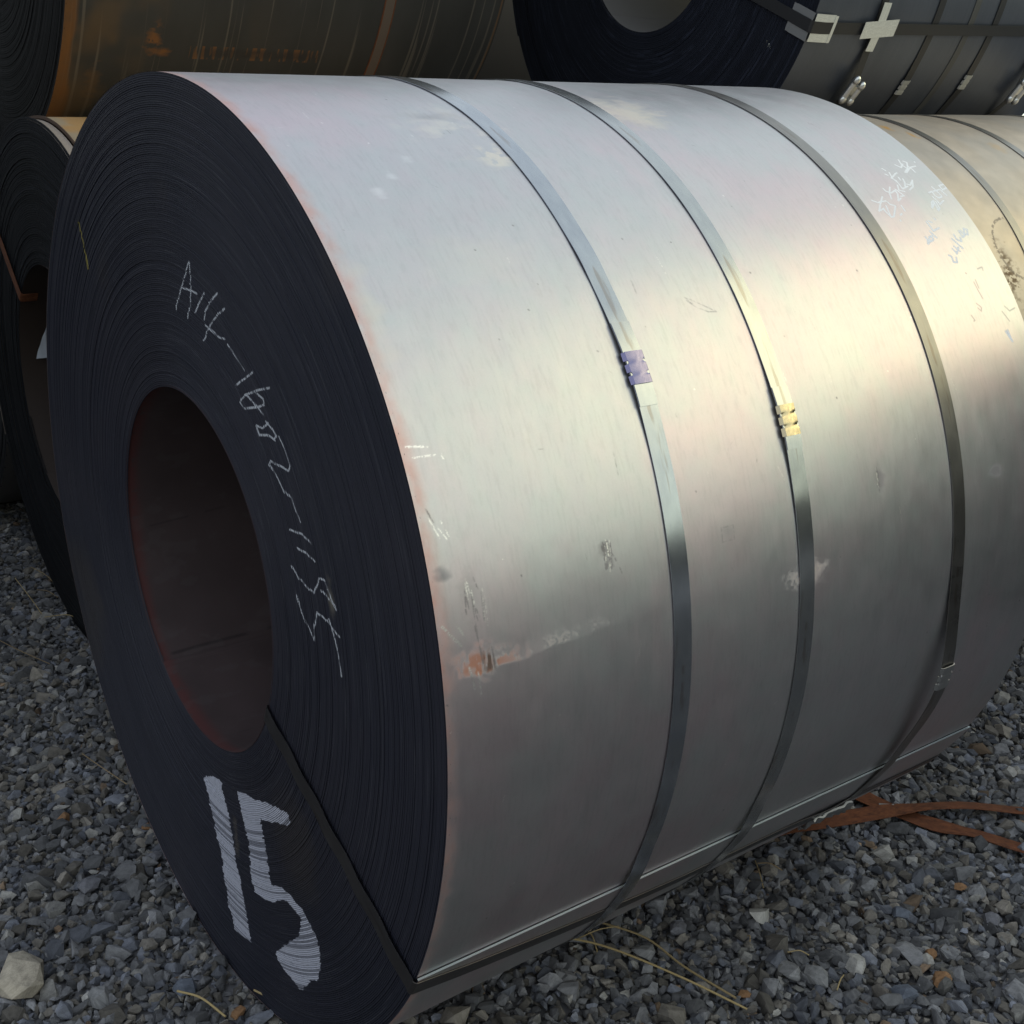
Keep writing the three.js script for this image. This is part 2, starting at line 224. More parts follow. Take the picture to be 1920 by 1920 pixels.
// ---- main coil, barrel: mill scale over steel; u is 160 degrees from -60, v the 1.2785 m length
const R0 = 0.8, W0 = 1.2785, T0 = 0.0031, TW = 2048, TH = 1024;
const tu = (deg) => (deg + 60) / 160 * TW, tv = (zmm) => -zmm / 1278.5 * TH;
const poly = (x, pts, fx, fy) => { x.beginPath(); pts.forEach(([a, b], i) => (i ? x.lineTo(fx(a), fy(b)) : x.moveTo(fx(a), fy(b)))); };
const wMask = mask(TW, TH, (x) => {          // r: chalk, g: scratches of bare metal, b: dark scuffs
  x.globalCompositeOperation = 'lighter';
  x.strokeStyle = 'rgb(255,0,0)'; x.lineWidth = 3; for (const s of WRITING) { poly(x, s, tu, tv); x.stroke(); }
  x.strokeStyle = 'rgb(0,0,150)'; x.lineWidth = 2.0; for (const s of FAINT) { poly(x, s, tu, tv); x.stroke(); }
  const r = rng(5), L = (c, w, ...p) => { x.strokeStyle = c; for (let k = 0; k + 1 < p.length; k++) { const [a, b] = p[k], [d, e] = p[k + 1], n = Math.max(2, Math.round(Math.hypot((d - a) * 14, e - b) / 3)); for (let i = 0; i < n; i++) { if (r() < 0.16) continue; x.lineWidth = w * (0.35 + 0.8 * r()); const j = () => (r() - 0.5); poly(x, [[mix(a, d, i / n) + j() * 0.05, mix(b, e, i / n) + j() * 0.9], [mix(a, d, (i + 1.1) / n) + j() * 0.05, mix(b, e, (i + 1.1) / n) + j() * 0.9]], tu, tv); x.stroke(); } } };
  const G = 'rgb(0,255,0)', B = 'rgb(0,0,255)';
  L(G, 2.6, [27.6, -9], [27.4, -28], [27.2, -40]); L(G, 2, [26.6, -14], [26.5, -44]); L(G, 2, [26.5, -52], [25.9, -54]);
  L(G, 1.8, [21.4, -15], [19.6, -24]); L(G, 1.8, [21, -30], [19.3, -38]); L(G, 1.4, [20.6, -24], [19.4, -33]); L(B, 1.2, [22.4, -13], [21, -20]);
  for (let k = 0; k < 11; k++) { const a = 16.4 - r() * 3.4, z = -38 - 22 * r(); L(k % 3 ? B : G, 0.8 + r(), [a, z], [a - 0.6 - 1.9 * r(), z + (r() - 0.6) * 9]); }
  for (let k = 0; k < 4; k++) { const z = -60 - 14 * r(); L(k % 2 ? G : B, 0.7 + 0.7 * r(), [14.8 - 1.4 * r(), z], [12 - r(), z + 3 * r()]); }
  L(G, 3, [12.3, -8], [11.3, -18], [10.3, -30]); L(G, 2, [12, -28], [11, -36]); L(G, 2, [8.4, -38], [5.8, -44]); L(G, 1.6, [7.6, -50], [5.4, -52]); L(B, 2, [11.6, -52], [8.2, -58]); L(B, 2, [9.4, -72], [7.2, -76]);
  for (let k = 0; k < 16; k++) { const z = -255 - r() * 16; L(k % 4 ? B : G, 0.8 + r(), [16.1 - r() * 0.6, z], [14.2 - r() * 1.1, z - 2 + r() * 4]); }
  L(B, 1.6, [14.6, -272], [13.7, -276]); L(B, 1.2, [13.2, -280], [12.6, -283]);
  L('rgb(0,0,120)', 1.4, [38, -517], [37.6, -528], [36.9, -545], [36, -566], [36.1, -550], [36.8, -530], [37.6, -519]); L(B, 1.2, [37.8, -520], [37.2, -526]);
  for (let k = 0; k < 7; k++) { const z = -809 + r() * 5; L(k % 3 ? B : G, 0.9 + r(), [16.8 - r() * 1.5, z], [13.6 + r() * 0.9, z + r() * 3 - 1]); }
  L('rgb(0,0,90)', 1.6, [14.3, -466], [14.3, -489], [12.9, -489], [12.9, -466], [14.3, -466]);
  for (let k = 0; k < 110; k++) { const a = -30 + 120 * r(), z = -1270 * r(), c = r(); L(c < 0.45 ? 'rgb(0,110,0)' : 'rgb(0,0,120)', 0.6 + r() * 0.8, [a, z], [a - r() * r() * 3, z + (r() - 0.5) * 22 * r()]); }
  for (let k = 0; k < 90; k++) { const a = -30 + 110 * r(), z = -1270 * r(); L(r() < 0.5 ? 'rgb(0,200,0)' : 'rgb(0,0,200)', 1 + r() * 1.6, [a, z], [a - 0.1, z - 1]); }
});
const blob = (a, z, a0, z0, ra, rz, f = 3) => { const d = Math.hypot((a - a0) / ra, (z - z0) / rz); if (d > 2) return 0; const n = fbm(a * 0.35 * f + 5, z * 0.012 * f, 4) - 0.5; return clamp(1.25 - d + 1.5 * n); };
function barrelAt(i, j, u, v, out) {
  const deg = -60 + 160 * u, zm = -1278.5 * v, k = (j * TW + i) * 4, s = deg * 14;   // s: mm along the hoop
  const chalk = wMask[k] / 255, bare = wMask[k + 1] / 255, scuff = wMask[k + 2] / 255;
  const big = fbm(s * 0.0032 + 2, zm * 0.0045, 4), streak = fbm(s * 0.004, zm * 0.06 + 9, 4), st2 = fbm(s * 0.012 + 40, zm * 0.25, 3), gr = noise(s * 0.9, zm * 0.9), cross = fbm(s * 0.03, zm * 0.03 + 33, 4);
  // heat tints of the oxide: slate blue to rose
  const st3 = fbm(s * 0.055 + 11, zm * 0.36, 3), rose = 0.8 * sstep(0.44, 0.66, big + 0.1 * (streak - 0.5) + 0.16 * sstep(-420, -40, zm) * sstep(45, 5, deg) - 0.04);
  const mot = fbm(s * 0.035 + 60, zm * 0.035, 4) - 0.5;
  let r = mix(0.555, 0.6, rose) * (1 + 0.07 * mot), g = mix(0.54, 0.515, rose) * (1 - 0.03 * mot), b = mix(0.548, 0.535, rose);
  let m = 1 + 0.03 * (streak - 0.5) + 0.035 * (st2 - 0.5) + 0.05 * (gr - 0.5) + 0.06 * (cross - 0.5) - 0.05 * sstep(0.5, 0.8, st3);
  let rough = 0.39 + 0.015 * (streak - 0.5) + 0.05 * (cross - 0.5) + 0.02 * (st2 - 0.5) + 0.015 * sstep(0.5, 0.8, st3), metal = 0.95;
  // red oxide along the slit edge
  const ew = 12 + 24 * fbm(s * 0.011, 3.3, 4) + 8 * (noise(s * 0.08, 1) - 0.5), e = sstep(1, 0, -zm / ew);
  const red = clamp(e * (0.5 + 0.9 * (fbm(s * 0.05, zm * 0.08, 3) - 0.5)));
  r = mix(r, 0.62, red); g = mix(g, 0.34, red); b = mix(b, 0.29, red); metal -= 0.3 * red; rough += 0.12 * red;
  r *= m; g *= m; b *= m;
  const put = (t, cr, cg, cb, me, ro) => { t = clamp(t); r = mix(r, cr, t); g = mix(g, cg, t); b = mix(b, cb, t); metal = mix(metal, me, t); rough = mix(rough, ro, t); };
  if (deg > 2 && deg < 22 && zm > -420) {     // rubbed rusty smear and dust tail
    const x = -zm, lo = 7.35 + 0.0042 * Math.max(0, x - 60) + 0.35 * (noise(x * 0.06, 2) - 0.5), up = deg - lo, t = sstep(18, 45, x) * sstep(300, 150, x);
    const fan = sstep(-0.15, 0.2, up) * sstep(mix(2.6, 1.7, x / 250), 0.2, up), gr2 = fbm(s * 0.4, zm * 0.4, 3), gr3 = fbm(s * 0.09 + 5, zm * 0.12, 4);
    put(fan * t * (0.12 + 0.6 * sstep(0.42, 0.66, gr2) * sstep(0.3, 0.6, fbm(s * 0.05 + 2, zm * 0.05, 3))), 0.47, 0.41, 0.37, 0.2, 0.72);
    put(fan * t * sstep(0.45, 0.6, gr3) * sstep(150, 60, x) * 0.9, 0.42, 0.17, 0.1, 0.1, 0.75);
    put(blob(deg, zm, 8.6, -48, 1.6, 24, 4) * sstep(0.34, 0.5, fbm(s * 0.08 + 3, zm * 0.25, 4)) * 0.9, 0.4, 0.17, 0.1, 0.1, 0.75);
    put(blob(deg, zm, 8.4, -66, 1.3, 9, 6) * sstep(0.4, 0.55, fbm(s * 0.05, zm * 0.5, 3)), 0.14, 0.09, 0.07, 0.2, 0.75);
    put(blob(deg, zm, 16.6, -19, 0.7, 14) * 0.7, 0.1, 0.11, 0.12, 0.4, 0.5);
    put(blob(deg, zm, 13.5, -52, 3.4, 14) * 0.35, 0.3, 0.27, 0.26, 0.5, 0.6);
  }
  put(blob(deg, zm, 15.2, -262, 0.9, 9) * 0.55, 0.24, 0.22, 0.21, 0.5, 0.6);
  put(blob(deg, zm, 7.3, -630, 1.5, 42) * sstep(0.42, 0.62, fbm(s * 0.2, zm * 0.2, 4)), 0.5, 0.43, 0.38, 0.15, 0.75);
  put(blob(deg, zm, 7.2, -648, 1.2, 16) * 0.55, 0.5, 0.42, 0.37, 0.15, 0.75);
  put(blob(deg, zm, 15, -812, 1.4, 9) * 0.5, 0.2, 0.17, 0.17, 0.5, 0.6);
  put(blob(deg, zm, 12.6, -1110, 0.9, 16) * 0.6, 0.16, 0.14, 0.14, 0.4, 0.6);
  put(blob(deg, zm, 13.6, -478, 0.7, 11) * 0.3, 0.25, 0.24, 0.23, 0.5, 0.55);
  // pale dusty rubs near the crown
  put(blob(deg, zm, 65, -310, 4, 75, 3) * 0.42 * sstep(0.35, 0.6, fbm(s * 0.05, zm * 0.03, 4)), 0.8, 0.74, 0.66, 0.55, 0.55);
  put(blob(deg, zm, 66.8, -300, 1.1, 70, 3) * 0.4, 0.34, 0.33, 0.34, 0.7, 0.5);
  put(blob(deg, zm, 58.5, -345, 2.2, 45, 3) * 0.5 * sstep(0.4, 0.6, fbm(s * 0.09, zm * 0.09, 4)), 0.85, 0.76, 0.64, 0.5, 0.6);
  put(blob(deg, zm, 68.5, -690, 4.5, 62, 3) * 0.5, 0.84, 0.72, 0.56, 0.6, 0.55);
  put(blob(deg, zm, 53.5, -118, 0.8, 9, 5) * 0.35, 0.85, 0.85, 0.86, 0.6, 0.5); put(blob(deg, zm, 55.6, -152, 0.6, 8, 5) * 0.3, 0.85, 0.85, 0.86, 0.6, 0.5); put(blob(deg, zm, 58.4, -194, 0.7, 9, 5) * 0.3, 0.85, 0.85, 0.86, 0.6, 0.5);
  put(blob(deg, zm, 44, -200, 3, 80, 2) * 0.16, 0.78, 0.73, 0.62, 0.7, 0.55);
  put(blob(deg, zm, 40, -24, 5, 18, 2) * 0.3, 0.75, 0.66, 0.55, 0.6, 0.55);
  put(scuff * 0.7, 0.2, 0.18, 0.18, 0.6, 0.6);
  put(bare * sstep(0.25, 0.6, noise(s * 0.8, zm * 0.8)) * 0.9, 0.92, 0.88, 0.84, 0.95, 0.3);
  put(chalk * (0.75 + 0.5 * noise(s * 1.7, zm * 1.7)), 0.9, 0.9, 0.9, 0, 0.95);
  out[0] = r; out[1] = g; out[2] = b; out[3] = rough; out[4] = metal;
}
{
  const c5 = [0, 0, 0, 0, 0], rm = new Float32Array(TW * TH * 2);
  const map = tex(TW, TH, (i, j, o, u, v) => { barrelAt(i, j, u, v, c5); o[0] = c5[0]; o[1] = c5[1]; o[2] = c5[2]; rm[(j * TW + i) * 2] = c5[3]; rm[(j * TW + i) * 2 + 1] = c5[4]; }, true, THREE.MirroredRepeatWrapping, THREE.ClampToEdgeWrapping);
  const orm = tex(TW, TH, (i, j, o) => { o[0] = 0; o[1] = rm[(j * TW + i) * 2]; o[2] = rm[(j * TW + i) * 2 + 1]; }, false, THREE.MirroredRepeatWrapping, THREE.ClampToEdgeWrapping);
  const dents = [[36.9, -540, 22, 45, 0.5], [15.2, -262, 14, 12, 0.6], [15, -812, 30, 9, 0.7], [8.8, -50, 24, 26, 0.5], [13.6, -52, 40, 12, 0.4], [52, -820, 60, 40, 0.35], [30, -160, 50, 60, 0.3], [22, -900, 26, 20, 0.4], [-8, -520, 40, 50, 0.3], [58, -480, 30, 60, 0.35], [-14, -180, 30, 40, 0.3]];
  const bump = tex(1024, 512, (i, j, o, u, v) => { const deg = -60 + 160 * u, s = deg * 14, zm = -1278.5 * v; let h = 0.55 + 0.5 * (fbm(s * 0.014, zm * 0.02, 3) - 0.5) + 0.05 * (fbm(s * 0.05 + 8, zm * 0.1, 2) - 0.5); for (const [a, z, ra, rz, k] of dents) { const q = Math.hypot((s - a * 14) / ra, (zm - z) / rz); if (q < 2) h -= 0.3 * k * Math.exp(-q * q * 1.6); } o[0] = o[1] = o[2] = h; }, false, THREE.MirroredRepeatWrapping, THREE.ClampToEdgeWrapping);
  M.barrel = new THREE.MeshStandardMaterial({ map, roughnessMap: orm, metalnessMap: orm, bumpMap: bump, bumpScale: 0.0011, roughness: 1, metalness: 1 });
}
// ---- main coil, layered end: dark scale, chalk only on the crests of the turns
const FS = 2.05 * R0, FW = 2048, fp = (mm) => (0.5 + mm / 1000 / FS) * FW;
const tailMain = (z) => -27 + 2.9 * z / 1.2785;
{
  const fm = mask(FW, FW, (x) => {
    x.globalCompositeOperation = 'lighter';
    x.strokeStyle = 'rgb(255,0,0)'; x.lineWidth = 4.2; for (const s of CHALK) { poly(x, s, fp, fp); x.stroke(); }
    x.fillStyle = 'rgb(0,255,0)'; for (const s of PAINT) { poly(x, s, fp, fp); x.closePath(); x.fill(); }
    x.strokeStyle = 'rgb(0,0,255)'; x.lineWidth = 7; poly(x, [[-424, 551], [-416, 531], [-408, 508], [-401, 484], [-399, 473]], fp, fp); x.stroke();
    x.strokeStyle = 'rgb(0,0,255)'; x.lineWidth = 12; poly(x, [[-402, 492], [-399, 474]], fp, fp); x.stroke();
  });
  const col = [0, 0, 0], rough = new Float32Array(FW * FW);
  const map = tex(FW, FW, (i, j, o, u, v) => {
    const x = (u - 0.5) * FS, y = (v - 0.5) * FS, r = Math.hypot(x, y), a = Math.atan2(y, x) / D;
    let f = (tailMain(0) - a) / 360; f -= Math.floor(f);
    const w = (R0 - r) / T0 - f, k = Math.floor(w), q = w - k, s = a * 14;
    const turn = noise(k * 1.7 + 0.3, 4) - 0.5, patch = fbm(x * 4 + 9, y * 4, 4), arc = fbm(a * 0.05 + k * 7.7, k * 3.1, 3);
    let l = 0.021 * (1 + 0.25 * turn + 0.6 * (patch - 0.5));
    o[0] = l * mix(0.92, 1.08, patch); o[1] = l; o[2] = l * mix(1.6, 1.3, patch); let ro = 0.5 + 0.25 * (patch - 0.5);
    // bright rubbed edges here and there, in short arcs
    const rub = sstep(0.69, 0.8, fbm(a * 0.09 + k * 5.3, k * 1.37, 2)) * (q < 0.5 ? 1 : 0.2);
    const put = (t, cr, cg, cb) => { t = clamp(t); o[0] = mix(o[0], cr, t); o[1] = mix(o[1], cg, t); o[2] = mix(o[2], cb, t); };
    put(rub * 0.3, 0.08, 0.08, 0.09);
    put(sstep(0.6, 0.78, fbm(x * 3 + 20, y * 3, 4)) * 0.35, 0.05, 0.04, 0.032);
    const gx = (x - 0.516) / 0.012, gy = (y - 0.118) / 0.035; put(clamp(1 - Math.hypot(gx + gy * 0.4, gy) + (fbm(x * 60, y * 60, 3) - 0.5)) * 0.7, 0.16, 0.14, 0.11);
    const g2 = Math.hypot((x - 0.1) / 0.014, (y + 0.47) / 0.05); put(clamp(1 - g2 + (fbm(x * 50, y * 50 + 4, 3) - 0.5)) * 0.6, 0.12, 0.1, 0.08);
    const c = (j * FW + i) * 4, n1 = noise(k * 3.3 + a * 0.5, k), grain = noise(i * 0.6, j * 0.6);
    const crest = sstep(0.04, 0.2, q) * sstep(1, 0.82, q);
    put(fm[c] / 255 * crest * (n1 > 0.28 ? 1 : 0.25) * (0.6 + 0.5 * grain), 0.62, 0.63, 0.66);
    const pj = i + Math.round(6 * (hash(k, 3) - 0.5) + 6 * (noise(a * 1.3, k * 0.5) - 0.5)), c2 = (j * FW + clamp(pj, 0, FW - 1)) * 4;   // brush marks break at each turn
    put(fm[c2 + 1] / 255 * (hash(k, 11) > 0.3 ? 1 : 0.45) * clamp(0.35 + 1.3 * fbm(x * 40 + k, y * 40, 3) + 0.3 * grain) * mix(0.25, 1, crest), 0.5, 0.5, 0.57);
    put(fm[c + 2] / 255 * crest * (0.3 + 0.9 * grain), 0.36, 0.29, 0.06);
    rough[j * FW + i] = ro; 
  }, true, THREE.ClampToEdgeWrapping, THREE.ClampToEdgeWrapping);
  M.endMain = new THREE.MeshPhysicalMaterial({ map, roughness: 0.55, metalness: 0, specularIntensity: 0.55 });
}
M.boreMain = new THREE.MeshPhysicalMaterial({ specularIntensity: 0.5,
  map: tex(1024, 512, (i, j, o, u, v) => {
    const a = u * 360, zm = v * 1278, n = fbm(a * 0.05, zm * 0.01, 4), n2 = fbm(a * 0.4, zm * 0.08, 3);
    let l = 0.055 * (0.75 + 0.5 * n);
    o[0] = l * 1.25; o[1] = l * 0.9; o[2] = l * 0.9;
    const w = 14 + 40 * fbm(a * 0.03 + 7, 2.2, 3), e = sstep(1, 0.2, zm / w) * sstep(0.3, 0.55, n2 + 0.15);
    o[0] = mix(o[0], 0.11, 0.7 * e); o[1] = mix(o[1], 0.032, 0.7 * e); o[2] = mix(o[2], 0.03, 0.7 * e);
    const sc = Math.max(sstep(0.9, 0.2, Math.abs(a - 2.2 - 0.8 * noise(zm * 0.01, 3))) * sstep(0.2, 0.5, noise(zm * 0.02, 9)), sstep(0.5, 0.1, Math.abs(a - 48 - 0.012 * zm)) * sstep(0.4, 0.6, noise(zm * 0.03, 5)) * 0.6, sstep(0.5, 0.1, Math.abs(a - 318 + 0.01 * zm)) * sstep(0.4, 0.6, noise(zm * 0.03, 15)) * 0.6); o[0] = mix(o[0], 0.025, 0.65 * sc); o[1] = mix(o[1], 0.02, 0.65 * sc); o[2] = mix(o[2], 0.02, 0.65 * sc);
    const d = sstep(0.62, 0.7, fbm(a * 0.2, zm * 0.02 + 5, 4)) * 0.12; o[0] = mix(o[0], 0.12, d); o[1] = mix(o[1], 0.11, d); o[2] = mix(o[2], 0.11, d);
  }), roughness: 0.6, metalness: 0.15 });
const strapTex = tex(1024, 64, (i, j, o, u, v) => { const a = fbm(u * 60, v * 2, 4), b = fbm(u * 9 + 3, v, 3), c = noise(u * 8, v * 40); o[0] = 0; o[1] = 0.62 + 0.2 * (a - 0.5) + 0.16 * (b - 0.5) + 0.1 * (c - 0.5); o[2] = 0.97; }, false);
strapTex.repeat.set(0.8, 31);
const strapCol = tex(1024, 64, (i, j, o, u, v) => { const a = fbm(u * 50, v * 3, 4), b = fbm(u * 12 + 8, v * 2, 4); const t = 0.6 * sstep(0.66, 0.78, b); o[0] = mix(0.94 + 0.2 * (a - 0.5), 0.62, t); o[1] = mix(0.95 + 0.2 * (a - 0.5), 0.52, t); o[2] = mix(0.96 + 0.16 * (a - 0.5), 0.45, t); }, true);
strapCol.repeat.set(0.8, 31);
const strapMat = (r, g, b, rough) => new THREE.MeshStandardMaterial({ color: lin(r, g, b), map: strapCol, roughnessMap: strapTex, roughness: rough, metalness: 0.96 });
M.strapBlue = strapMat(0.42, 0.44, 0.47, 0.3);
M.strapGreen = strapMat(0.44, 0.45, 0.45, 0.33);
M.strapBrown = strapMat(0.26, 0.245, 0.23, 0.5);
M.strapBlack = new THREE.MeshStandardMaterial({ color: lin(0.03, 0.03, 0.032), roughness: 0.45, metalness: 0.4 });
M.sealViolet = new THREE.MeshStandardMaterial({ color: lin(0.25, 0.23, 0.36), roughness: 0.55, metalness: 1, roughnessMap: fine });
M.sealGold = new THREE.MeshStandardMaterial({ color: lin(0.55, 0.46, 0.3), roughness: 0.55, metalness: 1, roughnessMap: fine });
M.sealGrey = new THREE.MeshStandardMaterial({ color: lin(0.5, 0.5, 0.5), roughness: 0.4, metalness: 1 });
M.cut = new THREE.MeshStandardMaterial({ color: lin(0.36, 0.4, 0.42), roughness: 0.5, metalness: 0.8 });
M.strapDark = strapMat(0.13, 0.12, 0.12, 0.6);
// ---------------------------------------------------------------- the ground
const lump = (x, z) => 0.012 * (fbm(x * 1.3 + 4, z * 1.3, 3) - 0.5);
{
  const g = new THREE.PlaneGeometry(260, 260, 1, 1); g.rotateX(-Math.PI / 2); const uv = g.attributes.uv; for (let i = 0; i < uv.count; i++) uv.setXY(i, uv.getX(i) * 260, uv.getY(i) * 260);
  const t = tex(1024, 1024, (i, j, o, u, v) => { const a = fbm(u * 64, v * 64, 3), b = noise(u * 128 + 0.5, v * 128), c = fbm(u * 4, v * 4, 3); const l = 0.19 * (0.7 + 0.7 * a * b + 0.4 * (c - 0.5)); o[0] = l * 1.03; o[1] = l; o[2] = l * 1.02; });
  t.repeat.set(0.5, 0.5);
  tag(mesh('gravel_ground', g, new THREE.MeshStandardMaterial({ map: t, roughness: 0.95 })), 'dark stony yard ground under the loose gravel', 'ground', null, 'structure');
}
function stoneGeo(seed, n = 15) {            // crushed rock: the hull of a few points
  const r = rng(seed), pts = [];
  for (let k = 0; k < n; k++) { const z = 2 * r() - 1, a = 6.2832 * r(), q = Math.sqrt(1 - z * z), s = 0.78 + 0.24 * r(); pts.push(new THREE.Vector3(q * Math.cos(a) * s, z * s, q * Math.sin(a) * s)); }
  const g = new ConvexGeometry(pts), p = g.attributes.position, uv = [];
  for (let i = 0; i < p.count; i++) uv.push(0.5 + 0.4 * p.getX(i) + 0.13 * p.getY(i), 0.5 + 0.4 * p.getZ(i) - 0.17 * p.getY(i));
  g.setAttribute('uv', new THREE.Float32BufferAttribute(uv, 2));
  return g;
}
const stoneTex = tex(256, 256, (i, j, o, u, v) => { const a = fbm(u * 14, v * 14, 4), b = fbm(u * 4 + 7, v * 4, 3), c = noise(u * 90, v * 90); const l = 0.72 + 0.5 * (a - 0.5) + 0.5 * (b - 0.5) + 0.25 * (c - 0.5); o[0] = l * 1.02; o[1] = l; o[2] = l * 0.98; });
const COILS = [];                             // where coils stand on the ground: [x, R, z front, z rear]
const clear = (x, z) => { let y = 9; for (const [cx, R, a, b] of COILS) if (z < a + 0.012 && z > b - 0.012 && Math.abs(x - cx) < R) y = Math.min(y, R - Math.sqrt(R * R - (x - cx) * (x - cx))); return y; };
function stoneColor(r, c) {
  const k = r(); let l = 0.075 + 0.27 * r() * r() + 0.08 * r();
  if (k < 0.50) c.setRGB(l, l, l * 1.03); else if (k < 0.66) c.setRGB(l * 0.9, l * 0.95, l * 1.1); else if (k < 0.88) c.setRGB(l * 1.1, l, l * 0.86);
  else if (k < 0.955) { l *= 1.6; c.setRGB(l, l * 0.97, l * 0.9); } else if (k < 0.968) c.setRGB(l * 1.25, l * 0.88, l * 0.58); else if (k < 0.99) c.setRGB(l * 0.6, l * 0.6, l * 0.62); else { l = 0.42; c.setRGB(l, l * 0.96, l * 0.88); }
  return c;
}
function layGravel() {
  const NV = 12, lists = Array.from({ length: NV }, () => []), r = rng(404), c = new THREE.Color();
  const zones = [[-0.2, 1.75, -2.7, 0.5], [-4.8, -0.2, -1.05, 0.75], [-0.2, 0.9, 0.5, 0.75], [1.75, 4.6, -3.4, 2.0, 1.5], [-0.6, 1.75, 0.75, 2.0, 1.6]];
  const m = new THREE.Matrix4(), e = new THREE.Euler(), qt = new THREE.Quaternion(), s = new THREE.Vector3(), p = new THREE.Vector3();
  for (const [x0, x1, z0, z1, coarse = 1] of zones) for (const [pt, bg, y0] of [[0.0185, 0.0075, 0.0015], [0.021, 0.013, 0.0], [0.021, 0.0138, 0.0075], [0.05, 0.021, 0.011], [0.11, 0.027, 0.013]])
    for (let pitch = pt * coarse, big = bg * Math.sqrt(coarse), x = x0; x < x1; x += pitch) for (let z = z0; z < z1; z += pitch) {
      const px = x + (r() - 0.5) * pitch * 1.2, pz = z + (r() - 0.5) * pitch * 1.2, k = big * (0.5 + 0.85 * r() * r() + 0.35 * r()), v = Math.floor(r() * NV);
      const sx = k * (0.85 + 0.65 * r()), sy = k * (0.45 + 0.5 * r()), sz = k * (0.65 + 0.45 * r()), a = r(), b = r(), d = r(), yy = r();
      stoneColor(r, c);
      let y = y0 + lump(px, pz) + 0.006 + 0.006 * (yy - 0.4);
      const lim = clear(px, pz); if (y + sy * 0.9 > lim) { y = lim - sy; if (y < -0.012) continue; }
      e.set((a - 0.5) * 1.1, b * 6.28, (d - 0.5) * 1.1); m.compose(p.set(px, y, pz), qt.setFromEuler(e), s.set(sx, sy, sz));
      lists[v].push(m.clone(), c.clone());
    }
  const mat = new THREE.MeshStandardMaterial({ color: 0xffffff, map: stoneTex, roughness: 0.9, flatShading: true });
  const root = new THREE.Group(); root.name = 'gravel'; tag(root, 'loose crushed grey and brown gravel covering the yard', 'gravel', null, 'stuff'); scene.add(root);
  lists.forEach((l, v) => { const n = l.length / 2, im = new THREE.InstancedMesh(stoneGeo(100 + v), mat, n); for (let i = 0; i < n; i++) { im.setMatrixAt(i, l[2 * i]); im.setColorAt(i, l[2 * i + 1]); } im.name = 'gravel_stones'; im.userData.kind = 'stuff'; im.castShadow = im.receiveShadow = true; root.add(im); });
}
// ---------------------------------------------------------------- the front coil
COILS.push([0, 0.8, 0, -1.2785], [-1.6658, 0.7729, -0.2503, -1.5], [-0.5425, 0.778, -1.5, -3.6], [-3.4, 0.95, -0.3, -1.6], [-2.14, 0.778, -1.6, -3.6]);
const wave = (deg, z) => { const c = Math.cos(deg * D), s = Math.sin(deg * D); return 0.0011 * (fbm(2.1 * c + 1.3 * z + 13, 2.1 * s - 1.1 * z + 8, 3) - 0.5) + 0.0005 * (noise(5 * c + 4 * z + 40, 5 * s - 3 * z + 20) - 0.5); };
const main = buildCoil({
  name: 'steel_coil', label: 'large bright steel coil with white 15 painted on its dark layered end', x: 0, z: 0, R: R0, r: 0.3156, W: W0, t: T0, faceSpan: FS, tail: tailMain, bump: wave,
  seg: 420, nz: 60, plySeg: 200, step: 0.0009, groove: 0.0018, seed: 1, sideMat: M.barrel, faceMat: M.endMain, boreMat: M.boreMain, tailMat: M.cut, flare: 0.0012, boreAt: -129 });
const bell = (d, c, w) => Math.exp(-((d - c) / w) * ((d - c) / w));
function hoop(coil, z, mat, lift, width = 0.0315, thick = 0.0011) { return mesh('hoop_strap', sweep(hoopFrames(coil.o, coil.sp, z, lift), width, thick, true), mat, coil.root); }
function addSeal(coil, strap, deg, z, lift, mat, w = 0.035, l = 0.046) { const r = coil.sp.rOut(deg, z) + 0.0007 + lift(deg) + 0.0016; return mesh('strap_seal', onBarrel(sealShape(w, l), r, coil.o.R, deg, z), mat, strap); }
function overlap(coil, strap, deg0, deg1, z, lift, mat, w = 0.0315) {   // the free end of the strap under the seal
  const f = []; for (let i = 0; i <= 12; i++) { const d = mix(deg0, deg1, i / 12), r = coil.sp.rOut(d, z) + 0.0022 + lift(d), a = d * D; f.push({ p: new THREE.Vector3(r * Math.cos(a), coil.o.R + r * Math.sin(a), z), n: new THREE.Vector3(Math.cos(a), Math.sin(a), 0), w: new THREE.Vector3(0, 0, -1) }); }
  return mesh('strap_end', sweep(f, w, 0.0011), mat, strap);
}
